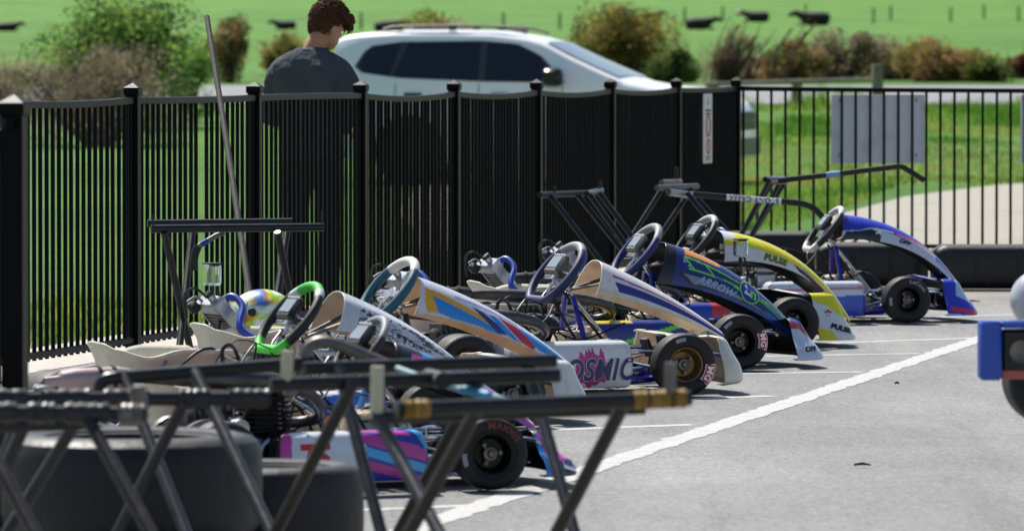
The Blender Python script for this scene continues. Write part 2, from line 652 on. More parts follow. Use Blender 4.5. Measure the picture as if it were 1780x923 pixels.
for (p, q) in (((560, 892), (850, 880)), ((900, 752), (1205, 740)), ((1160, 697), (1345, 690)), ((1260, 652), (1500, 648)),
               ((1330, 621), (1600, 616)), ((1440, 598), (1700, 589)), ((1540, 556), (1860, 545))):
    ground_line(gr(*p), gr(*q), .085, 'bay_line', m_paint2, 60, .014, .0052)

# ------------------------------------------------------------ black picket fences
m_fencecap = m_fence
POST = .065
def fn_post(mb):
    mb.box((0, 0, .645), (POST, POST, 1.29), .004)
    h = POST / 2 + .006
    mb.box((0, 0, 1.305), (2 * h, 2 * h, .036), .003)
    mb.add([(-h, -h, 1.3235), (h, -h, 1.3235), (h, h, 1.3235), (-h, h, 1.3235), (0, 0, 1.348)], [(0, 1, 4), (1, 2, 4), (2, 3, 4), (3, 0, 4)])
    mb.box((0, -POST / 2 - .012, 1.262), (.03, .024, .03), .003)
    mb.box((0, POST / 2 + .012, 1.262), (.03, .024, .03), .003)
def fn_picket(mb):
    mb.tube([(0, 0, .07), (0, 0, 1.245)], .0105, 10)
PITCHES = {1: 24, 2: 26, 3: 26, 4: 26, 5: 26, 6: 26}
def fence_panel(root, p, q, sag, tilt=0.0, rail_r=.019, skip=None, PITCH=23):
    p, q = Vector(p), Vector(q)
    d = q - p; L = d.length; t = d.normalized(); rz = math.atan2(t.y, t.x)
    e = POST / 2 / L
    def rz_at(u):
        return 1.262 - sag * 4 * u * (1 - u) + tilt * u
    for nm, zf, hh in (('top_rail', rz_at, .034), ('bottom_rail', lambda u: .095, .03)):
        mb = MB(); rings = []
        for i in range(13):
            u = e + (1 - 2 * e) * i / 12
            c = p + d * u; nn = Vector((-t.y, t.x, 0)); z = zf(u)
            rings.append([c + nn * a + Vector((0, 0, z + b)) for a, b in
                          ((-.019, -hh / 2 + .003), (-.016, -hh / 2), (.016, -hh / 2), (.019, -hh / 2 + .003),
                           (.019, hh / 2 - .004), (.014, hh / 2), (-.014, hh / 2), (-.019, hh / 2 - .004))])
        mb.loft(rings)
        mb.build(nm, m_fence, root)
    for k in range(PITCH):
        if skip and k in skip:
            continue
        u = (k + .5) / PITCH
        o = part('picket', 'picket', fn_picket, m_fence, root)
        o.location = p + d * u
        o.scale.z = (rz_at(u) - .012) / 1.245
        o.rotation_euler = (random.uniform(-.0015, .0015), random.uniform(-.0015, .0015), rz)
fence = empty('steel_picket_fence', fence_pt(-1))
fence.location = (0, 0, 0)
tag(fence, 'black steel picket fence running back along the left behind the karts', 'fence', 'black steel fences')
sags = [.014, .004, -.004, .022, .020, .022, .020, .008]
for i in range(-1, 8):
    o = part('post', 'post', fn_post, m_fence, fence)
    o.location = fence_pt(i)
    o.rotation_euler.z = math.atan2(fdir.y, fdir.x) - math.pi / 2
    if i < 7:
        fence_panel(fence, fence_pt(i), fence_pt(i + 1), sags[i + 1], skip=(12,) if i == 0 else None, PITCH=PITCHES.get(i, 23))
fence2 = empty('steel_picket_fence')
tag(fence2, 'black see-through picket fence across the far right before the gravel', 'fence', 'black steel fences')
p0 = FB.copy(); q0 = FB + Vector((2.4, .02, 0)); r0 = q0 + Vector((2.4, .02, 0))
for (p, q) in ((p0, q0), (q0, r0)):
    fence_panel(fence2, p, q, .002, -.018)
o = part('post', 'post', fn_post, m_fence, fence2); o.location = r0
fence3 = empty('steel_picket_fence')
tag(fence3, 'near black fence post at the left edge, taller looking than the others', 'fence', 'black steel fences')
np_ = Vector((-1.436, 18.7, 0))
o = part('post', 'post', fn_post, m_fence, fence3); o.location = np_; o.rotation_euler.z = R(-12)
fence_panel(fence3, np_ + Vector((-2.35, -.5, 0)), np_ + Vector((-.0, -.0, 0)), .01, -.03)
o = part('post', 'post', fn_post, m_fence, fence3); o.location = np_ + Vector((-2.35, -.5, 0)); o.rotation_euler.z = R(12)

# sign on the fence, metal sheets wired to the far fence
sc_ = fence_pt(6.44, -.03, .98)
sg = empty('warning_sign', sc_, math.atan2(fdir.y, fdir.x))
tag(sg, 'narrow white warning sign with red rings on the black fence', 'sign')
MB().box((0, 0, 0), (.34, .006, .50), .002).build('sign_board', m_white, sg)
def flat_text(body, size, m, parent, c, bold=0.0, shear=0, width=1.0, rx=90, rz=0, name='lettering'):
    V, F = text_geo(body, size, shear, bold, width)
    mb = MB(); mb.add([(x, 0, y) for x, y in V], F)
    o = mb.build(name, m, parent, 0)
    o.location = c; o.rotation_euler.z = rz
    return o
mbr = MB()
for zz, rr in ((.02, .075), (-.13, .055)):
    mbr.tube([(rr * math.cos(w * .3142), -.005, zz + rr * math.sin(w * .3142)) for w in range(20)], .005, 6, closed=True)
mbr.build('red_ring', m_letter_red, sg)
flat_text('A', .06, m_letter_black, sg, (0, -.0055, .19), .002)
for zz, ww in ((.13, .2), (.105, .17), (-.05, .16), (-.205, .2), (-.225, .14)):
    MB().box((0, -.0045, zz), (ww, .002, .016)).build('printed_line', m_letter_grey if zz < 0 else m_letter_black, sg)
for (x0, x1, lab) in ((1445, 1607, 'weathered grey metal sheet wired to the far picket fence'),
                      (1774, 1890, 'second grey metal sheet cut off by the right edge on the far fence')):
    A = at(x0, 165, 48.05); B = at(x1, 284, 48.05)
    mb = MB()
    mb.box(((A.x + B.x) / 2, 48.06, (A.z + B.z) / 2), (B.x - A.x, .012, A.z - B.z), .003)
    o = mb.build('metal_sheet', m_sheet)
    tag(o, lab, 'metal sheet', 'metal sheets on the far fence')
    mb = MB()
    for xx in (A.x + .06, B.x - .06):
        for zz in (A.z - .05, B.z + .05):
            mb.tube([(xx, 48.0665 - .13 + .07, zz + .02), (xx, 48.055, zz)], .004, 6)
    mb.build('wire_tie', m_dull, o)

# pole leaning on the fence
mb = MB()
pb, pt = at(440, 560, 31.0), at(360, 30, 32.9)
base = pb + (pb - pt) * ((pb.z - .0) / (pt.z - pb.z)) * 1.0
mb.tube([base, base.lerp(pt, .5) + Vector((.004, 0, 0)), pt], [.0165, .0155, .014], 10, smooth=4)
tag(mb.build('wooden_pole', m_wood), 'long weathered wooden pole leaning on the black fence', 'pole')

# ------------------------------------------------------------ karts
def fn_tyre(R_, w):
    def f(mb):
        b = .068
        prof = [(b, -w * .38), (b + .012, -w * .44), (R_ * .72, -w * .5), (R_ * .86, -w * .49), (R_ * .945, -w * .455), (R_ * .985, -w * .40),
                (R_ * .998, -w * .3), (R_, -w * .1), (R_, w * .1), (R_ * .998, w * .3), (R_ * .985, w * .40), (R_ * .945, w * .455), (R_ * .86, w * .49),
                (R_ * .72, w * .5), (b + .012, w * .44), (b, w * .38)]
        mb.lathe(prof, axis=(0, 1, 0), n=48)
    return f
def fn_rim(w):
    def f(mb):
        mb.lathe([(.066, w * .36), (.0735, w * .405), (.076, w * .40), (.0755, w * .37)], axis=(0, 1, 0), n=40)
        mb.lathe([(.0735, w * .405), (.067, w * .38), (.062, w * .25), (.060, w * .12), (.058, .0), (.05, -.008), (.0, -.01)], axis=(0, 1, 0), n=40)
        mb.lathe([(.066, -w * .36), (.0735, -w * .405), (.067, -w * .38), (.060, -w * .12), (.058, .0)], axis=(0, 1, 0), n=40)
        for k in range(6):
            a = k * math.pi / 3 + .3
            mb.tube([(.061 * math.cos(a), w * .2, .061 * math.sin(a)), (.057 * math.cos(a), w * .2, .057 * math.sin(a))], .004, 6)
    return f
def fn_hub(w, front):
    def f(mb):
        y0 = .0
        mb.lathe([(0, w * .30), (.010, w * .30), (.012, w * .28), (.013, w * .2), (.024, w * .18), (.026, w * .1), (.026, y0)], axis=(0, 1, 0), n=16)
        for k in range(3):
            a = k * 2 * math.pi / 3 + .5
            mb.tube([(.036 * math.cos(a), w * .02, .036 * math.sin(a)), (.036 * math.cos(a), w * .17, .036 * math.sin(a))], .0075, 6)
            mb.tube([(.018 * math.cos(a), w * .08, .018 * math.sin(a)), (.042 * math.cos(a), w * .06, .042 * math.sin(a))], .008, 6)
    return f

def wheel(root, key, loc, R_, w, side, rim_m, spin, text=None, patch=True, txt_m=None, steer=0.0):
    """rim with tyre and hub; side -1 faces the right hand side of the kart"""
    rim = part('wheel', ('rim', w, rim_m.name), fn_rim(w), rim_m, root, loc=loc)
    rim.rotation_euler = (0, spin, (math.pi if side < 0 else 0) + steer)
    part('tyre', ('tyre', R_, w), fn_tyre(R_, w), m_rubber, rim)
    part('hub', ('hub', w), fn_hub(w, True), m_dull, rim)
    if side < 0:
        # prints on the outer sidewall, on local +Y
        def wrap(r, a, off=.0012):
            rr = r / R_
            y = w * .5 if .72 <= rr <= .8 else w * (.5 - .10 * max(0, rr - .8) - .2 * max(0, .72 - rr))
            return (r * math.sin(a), y + off, r * math.cos(a))
        if text:
            rm = R_ * .79
            V, F = text_geo(text, .036, 0, .0012, 1.15)
            hw = max(abs(v[0]) for v in V) + .010; hh = .021
            mb = MB()
            rows = []
            for j in (-1, 1):
                rows.append([wrap(rm + j * hh, -k / 12 * hw / rm, .0012) for k in range(-12, 13)])
            if txt_m is None:
                mb.grid(rows[::-1])
                mb.build('tyre_label', m_letter_white, rim)
                mb = MB()
                rows = [[wrap(rm + j * (hh - .003), -k / 12 * (hw - .003) / rm, .0020) for k in range(-12, 13)] for j in (-1, 1)]
                mb.grid(rows[::-1]); mb.build('tyre_label', m_letter_red, rim)
                mb = MB(); mb.add([wrap(rm + y, -x / rm, .0028) for x, y in V], F)
                mb.build('lettering', m_letter_white, rim, 0)
            else:
                mb = MB(); mb.add([wrap(rm + y * .8, -x * .8 / rm, .0018) for x, y in V], F)
                mb.build('lettering', txt_m, rim, 0)
        if patch:
            rm = R_ * .82; a0 = 2.2
            mb = MB(); rows = [[wrap(rm + j * .008, a0 + k / 6 * .022 / rm, .0015) for k in range(-6, 7)] for j in (-1, 1)]
            mb.grid(rows); mb.build('barcode_patch', m_letter_grey, rim)
    return rim

def drop_of(v):
    return math.copysign(1 - math.cos(min(1, abs(v)) * math.pi / 2), v)
def v_of(d):
    return math.copysign(math.acos(max(-1, 1 - abs(d))) * 2 / math.pi, d)
def sheet(name, S, paint_, nu, nv, mats, parent, thick=.004, v0=-1.0, v1=1.0):
    rows, cols = [], []
    for i in range(nu + 1):
        u = i / nu
        rows.append([]); cols.append([])
        for j in range(nv + 1):
            v = v0 + (v1 - v0) * j / nv
            rows[-1].append(tuple(S(u, v))); cols[-1].append(paint_(u, v))
    mb = MB(); mb.grid(rows, 0, cols)
    mb.f = [f[::-1] for f in mb.f]
    o = mb.build(name, mats, parent, 50)
    if thick:
        md = o.modifiers.new('shell', 'SOLIDIFY')
        md.thickness = thick; md.offset = -1
        md.material_offset = 1; md.material_offset_rim = 1
    return o

def decal(parent, S, u0, v0, body, size, m, su, sv, off=.003, shear=.25, bold=.003, width=1.0, rot=0.0, name='lettering', shape=None, nsign=1):
    """lettering bent over the surface S; su, sv: metres per unit of u and v"""
    if shape:
        V, F = shape
    else:
        V, F = text_geo(body, size, shear, bold, width)
    cr, sr = math.cos(rot), math.sin(rot)
    su = (Vector(S(u0 + .02, v0)) - Vector(S(u0 - .02, v0))).length / .04
    sv = (Vector(S(u0, v0 + .04)) - Vector(S(u0, v0 - .04))).length / .08
    P = []
    for x, y in V:
        x, y = x * cr - y * sr, x * sr + y * cr
        u, v = u0 + x / su, v0 + y / sv
        e = 1e-3
        p = Vector(S(u, v)); du = Vector(S(u + e, v)) - p; dv = Vector(S(u, v + e)) - p
        n = du.cross(dv).normalized() * nsign
        P.append(p + n * off)
    mb = MB(); mb.add(P, F)
    return mb.build(name, m, parent, 0)

def disc_shape(r, r0=0.0, n=28, sx=1.0):
    V, F = [], []
    rings = 3 if r0 == 0 else 2
    if r0 == 0:
        V = [(0, 0)] + [(r * sx * math.cos(2 * math.pi * k / n), r * math.sin(2 * math.pi * k / n)) for k in range(n)]
        F = [(0, 1 + k, 1 + (k + 1) % n) for k in range(n)]
    else:
        for rr in (r0, r):
            V += [(rr * sx * math.cos(2 * math.pi * k / n), rr * math.sin(2 * math.pi * k / n)) for k in range(n)]
        F = [(k, n + k, n + (k + 1) % n, (k + 1) % n) for k in range(n)]
    return V, F
def rect_shape(w, h, n=8, slant=0.0):
    V = []; F = []
    for j in (0, 1):
        for i in range(n + 1):
            V.append((-w / 2 + w * i / n + (slant if j else -slant), h * (j - .5)))
    for i in range(n):
        F.append((i, i + 1, n + 1 + i + 1, n + 1 + i))
    return V, F

def nassau_surface(st):
    b0, b1 = st.get('n0', (.80, .575)), st.get('n1', (1.36, .27))
    bulge = st.get('nb', .03); w0, w1 = st.get('nw', (.125, .105)); d0, d1 = st.get('nd', (.16, .05))
    dx, dz = b1[0] - b0[0], b1[1] - b0[1]
    L = math.hypot(dx, dz); nx, nz = -dz / L, dx / L
    def S(u, v):
        k = bulge * 4 * u * (1 - u)
        cx, cz = b0[0] + dx * u + nx * k, b0[1] + dz * u + nz * k
        w = w0 + (w1 - w0) * u + .022 * math.sin(math.pi * min(1, max(0, u)))
        dpt = d0 + (d1 - d0) * (u ** .8 if u > 0 else 0)
        av = abs(v)
        # arch: flat crown then steep flank
        y = w * (math.sin(min(av, 1.2) * math.pi / 2) ** .8 if av < 1 else 1.0) * (1 if v > 0 else -1)
        z = dpt * (1 - math.cos(min(av, 1.1) * math.pi / 2)) ** 1.0
        # open mouth leans back at its lower edge
        xo = st.get('lean', -.03) * (av ** 2) * (1 - u)
        return Vector((cx + xo - nx * z * .35, y, cz - nz * z))
    return S, L

def fairing(path, prof, zmod=None):
    """surface swept along a plan path: u along the path, v up the profile [(out, z)]"""
    P = catmull([Vector((x, y, 0)) for x, y in path], 10)
    acc = [0.0]
    for i in range(1, len(P)):
        acc.append(acc[-1] + (P[i] - P[i - 1]).length)
    T = acc[-1]
    def pos(u):
        s_ = min(max(u, 0), 1) * T
        i = 1
        while i < len(P) - 1 and acc[i] < s_:
            i += 1
        t = (s_ - acc[i - 1]) / max(1e-9, acc[i] - acc[i - 1])
        return P[i - 1].lerp(P[i], t)
    pl = [0.0]
    for i in range(1, len(prof)):
        pl.append(pl[-1] + math.hypot(prof[i][0] - prof[i - 1][0], prof[i][1] - prof[i - 1][1]))
    PH = pl[-1]
    def S(u, v):
        c = pos(u)
        t = pos(u + .03) - pos(u - .03)
        t.normalize()
        out = Vector((t.y, -t.x, 0))
        s_ = min(max(v, 0), 1) * PH
        i = 1
        while i < len(prof) - 1 and pl[i] < s_:
            i += 1
        k = (s_ - pl[i - 1]) / max(1e-9, pl[i] - pl[i - 1])
        o_ = prof[i - 1][0] + (prof[i][0] - prof[i - 1][0]) * k
        z = prof[i - 1][1] + (prof[i][1] - prof[i - 1][1]) * k
        if zmod:
            z = zmod(u, z)
        p = c + out * o_
        return Vector((p.x, p.y, z))
    return S, T, PH

def rnd_prof(pts, n=4):
    return [(p.x, p.y) for p in catmull([Vector((a, b, 0)) for a, b in pts], n)]

RIM = [(0, .10), (30, .13), (55, .27), (80, .385), (100, .39), (122, .362), (148, .39), (165, .412), (180, .417)]
def rim_height(a):
    for (a0, z0), (a1, z1) in zip(RIM, RIM[1:]):
        if a <= a1:
            k = (a - a0) / (a1 - a0)
            return z0 + (z1 - z0) * k * k * (3 - 2 * k)
    return RIM[-1][1]
def seat_S(u, v):
    # tub: u runs round the rim from the front, v from the base (-1) to the rim (1)
    a = 2 * math.pi * u; t = (v + 1) / 2
    ca, sa = math.cos(a), math.sin(a)
    back = (1 - ca) / 2
    xr = .28 + .35 * math.copysign(abs(ca) ** .8, ca); yr = .195 * math.copysign(abs(sa) ** .8, sa)
    aa = min(u, 1 - u) * 360
    zr = rim_height(aa)
    xb = .36 + .20 * ca; yb = .135 * sa
    f = math.sin(t * math.pi / 2) ** (1.15 - .4 * abs(sa)) if t > 0 else 0
    g = t ** 1.5
    lip = .024 * max(0, (t - .86) / .14) ** 1.5
    return Vector((xb + (xr - xb) * f + lip * ca, yb + (yr - yb) * f + lip * sa, .045 + (zr - .045) * g - lip * .35))

def make_kart(label, loc, yaw, sc, st):
    root = empty('racing_kart', loc, yaw, sc)
    tag(root, label, 'kart', 'racing karts parked in a row')
    ch = st['chassis']
    # ---- frame
    def fr(mb):
        for s in (-1, 1):
            mb.tube([(-.06, s * .30, .115), (.06, s * .305, .085), (.3, s * .31, .058), (.62, s * .325, .05), (.88, s * .23, .05), (1.08, s * .2, .058), (1.2, s * .21, .06)], .0155, 8, smooth=5)
            mb.tube([(1.04, s * .2, .055), (1.05, s * .33, .07), (1.05, s * .405, .09)], .0155, 8, smooth=3)
            mb.tube([(.80, s * .19, .05), tuple(Vector(st.get('wheel_c', (.635, 0, .52))) + Vector((.06, s * .04, -.09)))], .0125, 8)
            mb.box((1.05, s * .41, .10), (.04, .025, .11), .004)
            mb.tube([(.22, s * .31, .06), (.23, s * .52, .07), (.30, s * .545, .075), (.74, s * .53, .075), (.83, s * .50, .07), (.83, s * .27, .06)], .011, 6, smooth=4)
            mb.tube([(.1, s * .3, .1), (.1, s * .22, .30), (.12, s * .19, .34)], .009, 6, smooth=3)
        for x, w in ((-.05, .30), (.10, .305), (.62, .325), (1.0, .205)):
            mb.tube([(x, -w, .07 if x > .05 else .11), (x, w, .07 if x > .05 else .11)], .015, 8)
        mb.tube([(1.2, -.21, .06), (1.25, -.13, .06), (1.26, 0, .06), (1.25, .13, .06), (1.2, .21, .06)], .0155, 8, smooth=4)
        mb.box((.0, -.30, .13), (.07, .03, .10), .005); mb.box((.0, .30, .13), (.07, .03, .10), .005)
    part('frame', None, fr, ch, root)
    def tray(mb):
        mb.box((.92, 0, .034), (.66, .40, .004))
    part('floor_tray', 'tray', tray, m_alu, root)
    # ---- seat
    o = sheet('seat', seat_S, lambda u, v: lin('#d9d4c0'), 64, 24, [m_seat, m_seat], root, .006)
    mb = MB(); mb.ball((.36, 0, .047), (.205, .14, .006), 24, 6); mb.build('seat_base', m_seat, o)
    # ---- axle, brake disc, sprocket
    def axle(mb):
        mb.tube([(0, -.66, .14), (0, .66, .14)], .025, 12)
        mb.lathe([(.028, -.01), (.095, -.01), (.095, .0), (.028, 0)], (0, .16, .14), (0, 1, 0), 28)
        mb.lathe([(.028, -.006), (.105, -.004), (.105, .0), (.028, 0)], (0, -.22, .14), (0, 1, 0), 36)
        for s in (-1, 1):
            mb.lathe([(.026, -.045), (.04, -.045), (.042, 0), (.055, .02), (.055, .035), (.026, .035)], (0, s * .50, .14), (0, s, 0), 16)
    part('rear_axle', 'axle', axle, m_alu, root)
    def bumper(mb):
        mb.tube([(-.05, -.28, .10), (-.24, -.30, .12), (-.27, -.24, .13), (-.275, 0, .135), (-.27, .24, .13), (-.24, .30, .12), (-.05, .28, .10)], .0105, 8, smooth=4)
        mb.tube([(-.05, -.24, .12), (-.22, -.24, .23), (-.24, 0, .24), (-.22, .24, .23), (-.05, .24, .12)], .0095, 8, smooth=4)
    part('rear_bumper', 'rbumper', bumper, m_chrome if st.get('bars') != 'black' else m_black, root)
    # ---- wheels
    fR, rR = st.get('fR', .129), st.get('rR', .139)
    rimm = st['rim']
    wheel(root, 'f', (1.05, -.505, fR), fR, .128, -1, rimm, st.get('spin', .4), st.get('tyre_text'), True, st.get('tyre_txt_m'), steer=st.get('steer', 0))
    wheel(root, 'f', (1.05, .505, fR), fR, .128, 1, rimm, 1.1, steer=st.get('steer', 0))
    wheel(root, 'r', (0, -.60, rR), rR, .205, -1, rimm, 2.1, None, True)
    wheel(root, 'r', (0, .60, rR), rR, .205, 1, rimm, .7)
    # ---- steering
    wc_ = Vector(st.get('wheel_c', (.635, 0, .52)))
    def col_(mb):
        mb.tube([(1.04, .0, .09), tuple(wc_ - Vector((-.02, 0, .03)))], .010, 10)
        mb.box((.985, 0, .13), (.03, .10, .03), .005)
        mb.ball(tuple(wc_ + Vector((.05, 0, -.06))), .018, 8, 6)
    part('steering_column', None, col_, m_chrome, root)
    def rods(mb):
        for s in (-1, 1):
            mb.tube([(.99, s * .04, .125), (.965, s * .39, .115)], .0075, 8)
            mb.tube([(.965, s * .39, .115), (1.05, s * .42, .11)], .010, 8)
            mb.tube([(1.05, s * .41, .115), (1.05, s * .47, .125)], .0125, 10)
            mb.tube([(1.05, s * .41, .05), (1.05, s * .41, .17)], .010, 8)
            mb.ball((.965, s * .39, .12), .013, 8, 6)
            mb.lathe([(.0, .0), (.016, 0), (.016, .012), (.0, .012)], (1.05, s * .41, .168), (0, 0, 1), 10)
    part('steering_linkage', 'rods', rods, m_chrome, root)
    nrm = Vector((-.777, 0, .629)); e1 = Vector((0, 1, 0)); e2 = Vector((.629, 0, .777))
    wc = Vector(st.get('wheel_c', (.635, 0, .52)))
    wr = st.get('wheel_r', .150)
    cols_ = [lin(c) for c in st['wheel_cols']]       # top, sides, bottom
    def ringc(t):
        a = (t * 360) % 360     # 0 = top, clockwise
        a = min(a, 360 - a)
        return cols_[0] if a < st.get('wtop', 42) else (cols_[3] if len(cols_) > 3 and a < st.get('wtop', 42) + 14 else (cols_[1] if a < 128 else cols_[2]))
    mb = MB(); pts = []
    N = 72
    for k in range(N):
        a = 2 * math.pi * k / N
        x, y = math.sin(a), math.cos(a)
        r = wr
        if y < -.86:
            r = wr * .86 / -y
        pts.append(wc + e1 * x * r * 1.02 + e2 * y * r)
    mb.tube(pts, st.get('wthick', .0155), 10, closed=True, c=lambda t: ringc(t * (N - 1) / N))
    m_grip = mat('wheel_grip', '#fff', .55, var=.1, scale=30, bump=.12, bscale=160, attr=True)
    sw = mb.build('steering_wheel', m_grip, root, 60)
    mb = MB()
    Rm = Matrix((e2, e1 * -1, nrm)).transposed()
    for a in (90, 270, 180):
        w_ = R(a); dd = e1 * math.sin(w_) + e2 * math.cos(w_)
        ln = wr * (.95 if a != 180 else .7)
        ax = Matrix((dd, nrm.cross(dd), nrm)).transposed()
        mb.box(wc - nrm * .012 + dd * ln * .5, (ln, .032, .006), .002, rot=ax)
        mb.box(wc - nrm * .008 + dd * ln * .62, (ln * .4, .012, .004), .001, rot=ax)
    mb.lathe([(0, .004), (.03, .004), (.034, 0), (.034, -.03), (.015, -.05)], wc - nrm * .012, nrm, 14)
    mb.build('spokes', st.get('spoke', m_plastic), sw)
    if st.get('dash', True):
        mb = MB()
        mb.box(wc + e2 * .035 + nrm * .022, (.098, .125, .03), .011, rot=Rm)
        dsh = mb.build('dash_display', st.get('dash_m', m_plastic), sw)
        mb = MB(); mb.box(wc + e2 * .04 + nrm * .0385, (.058, .092, .003), .001, rot=Rm)
        mb.build('screen', m_screen, sw)
        mb = MB()
        for k in range(5):
            mb.box(wc + e2 * .079 + e1 * (-.045 + .0225 * k) + nrm * .038, (.007, .012, .004), .001, rot=Rm)
        mb.build('shift_light', m_letter_white, sw)
    # ---- nassau panel and its bracket
    S, L = nassau_surface(st)
    pan = sheet('nassau_panel', S, (lambda u, v: st['npaint'](u, drop_of(v))), 190, 110, [m_graphic, st.get('nback', m_plastic)], root, .005)
    for d in st.get('ndecals', []):
        d = dict(d); d['v0'] = v_of(d['v0']); d.setdefault('su', L); d.setdefault('sv', .19); decal(pan, S, **d)
    b0 = st.get('n0', (.80, .575))
    mb = MB()
    A = wc_ + Vector((.05, -.05, -.06)); B = Vector((b0[0] + .085, -.085, b0[1] - .085))
    dd = (B - A); ax = dd.normalized(); s2 = ax.cross(Vector((0, 1, 0))).normalized()
    mb.box((A + B) / 2, (dd.length, .028, .010), .002, rot=Matrix((ax, s2.cross(ax), s2)).transposed())
    mb.tube([tuple(wc_ + Vector((.06, .03, -.07))), (b0[0] + .1, .05, b0[1] - .07)], .008, 6)
    mb.build('panel_bracket', m_dull, root)
    mb = MB()
    mb.lathe([(.0, 0), (.024, 0), (.026, .012), (.026, .05), (.0, .052)], (b0[0] + .035, -.03, b0[1] - .12), (0, 0, 1), 14)
    rs = mb.build('fluid_reservoir', m_cream, root)
    mb = MB(); mb.lathe([(.020, .052), (.021, .075), (.0, .078)], (b0[0] + .035, -.03, b0[1] - .12), (0, 0, 1), 12)
    mb.build('cap', m_red if st.get('redcap') else m_plastic, rs)
    if 'n1' in st and st.get('low_mount', True) or 'n1' not in st:
        mb = MB(); b1 = st.get('n1', (1.36, .27))
        for s in (-1, 1):
            mb = MB(); mb.tube([(1.25, s * .07, .17), (b1[0] - .07, s * .06, b1[1] - .01)], .009, 6)
            mb.build('panel_mount', m_white if st.get('cream') else m_dull, root)
    # ---- nose
    nz = st.get('nz', .225)
    xr, xt = st.get('nose_x', (1.20, 1.36))
    hw = st.get('nose_hw', .47)
    path = [(xr, -hw), (xr + .04, -hw), (xt - .07, -hw + .012), (xt - .012, -hw + .06), (xt + .035, -.24), (xt + .06, -.10), (xt + .065, 0),
            (xt + .06, .10), (xt + .035, .24), (xt - .012, hw - .06), (xt - .07, hw - .012), (xr + .04, hw), (xr, hw)]
    if st.get('nose') == 'tall':
        prof = rnd_prof([(-.05, .035), (.0, .038), (.022, .055), (.014, .11), (-.015, nz * .68), (-.05, nz - .012), (-.09, nz), (-.15, nz)], 4)
    else:
        prof = rnd_prof([(-.03, .038), (.028, .036), (.036, .050), (.012, .09), (-.03, nz * .62), (-.075, nz - .015), (-.11, nz), (-.15, nz)], 4)
    def zmod(u, z):
        k = abs(u - .5) * 2
        return z * (1 - st.get('droop', .10) * max(0, 1 - k * 1.6)) if z > .08 else z
    def zm2(u, z):
        # the ends rise to a flat plate, the centre dips
        return zmod(u, z)
    NS, NT, NP = fairing(path, prof, zm2)
    nose = sheet('nose_fairing', NS, st['nosepaint'], 230, 60, [m_graphic, st.get('noseback', m_plastic)], root, .004, 0.0, 1.0)
    for d in st.get('nosedecals', []):
        d = dict(d); d.setdefault('su', NT); d.setdefault('sv', NP); decal(nose, NS, nsign=1, **d)
    def fb(mb):
        for z, xf, w in ((.075, 1.36, .19), (.165, 1.34, .24)):
            mb.tube([(1.10, -w, z), (xf - .04, -w, z), (xf, -w + .05, z), (xf + .02, 0, z), (xf, w - .05, z), (xf - .04, w, z), (1.10, w, z)], .009, 8, smooth=4)
        for s in (-1, 1):
            mb.tube([(1.09, s * .22, .16), (1.24, s * .40, .165), (1.28, s * .43, .15)], .008, 8, smooth=3)
            mb.tube([(1.30, s * .2, .07), (1.30, s * .23, .17)], .007, 6)
            mb.tube([(1.14, s * .21, .06), (1.14, s * .22, .17)], .007, 6)
    part('front_bumper', ('fb', st.get('bars')), fb, m_chrome if st.get('bars') != 'black' else m_black, root)
    # ---- side pods
    for s in (-1, 1):
        pth = [(.23, s * .40), (.235, s * .535), (.275, s * .582), (.50, s * .578), (.74, s * .558), (.80, s * .53), (.83, s * .40)]
        if s > 0:
            pth = pth[::-1]
            pth = pth
        ph = st.get('pod_h', .235)
        pr = rnd_prof([(-.06, .038), (-.012, .042), (.0, .06), (.008, .11), (.0, ph - .045), (-.018, ph - .01), (-.06, ph), (-.12, ph - .004)], 4)
        PS, PT, PP = fairing(pth, pr)
        pod = sheet('side_pod', PS, st['podpaint'] if s < 0 else (lambda u, v: st['podpaint'](1 - u, v)) if 'farpod' not in st else st['farpod'],
                    *(st.get('podres', (200, 54)) if s < 0 else (120, 36)), [m_graphic, m_plastic], root, .004, 0.0, 1.0)
        if s < 0:
            for d in st.get('poddecals', []):
                d = dict(d); d.setdefault('su', PT); d.setdefault('sv', PP); decal(pod, PS, **d)
    # ---- tank, pedals
    def tank(mb):
        rings = []
        for z, k in ((.045, .82), (.055, .98), (.12, 1.0), (.20, .9), (.245, .72), (.252, .6)):
            ring = []
            for j in range(24):
                a = 2 * math.pi * j / 24
                ca, sa = math.cos(a), math.sin(a)
                ring.append((.845 + .135 * k * math.copysign(abs(ca) ** .62, ca) - (z - .05) * .2, .125 * k * math.copysign(abs(sa) ** .62, sa), z))
            rings.append(ring)
        mb.loft(rings)
        mb.lathe([(.022, 0), (.026, .002), (.026, .02), (.0, .024)], (.86, 0, .25), (0, 0, 1), 14)
    part('fuel_tank', ('tank', st.get('tankm', m_tank).name), tank, st.get('tankm', m_tank), root)
    for s in (-1, 1):
        def pedal(mb, s=s):
            mb.box((1.19, s * .14, .17), (.02, .075, .085), .006, rot=Matrix.Rotation(R(-22), 3, 'Y'))
            mb.tube([(1.19, s * .13, .06), (1.205, s * .13, .16)], .007, 6)
            mb.tube([(1.19, s * .13, .10), (1.25, s * .12, .13)], .006, 6)
            mb.box((1.255, s * .12, .17), (.018, .09, .12), .012, rot=Matrix.Rotation(R(-10), 3, 'Y'))
        part('pedal', ('pedal', s), pedal, m_plastic, root)
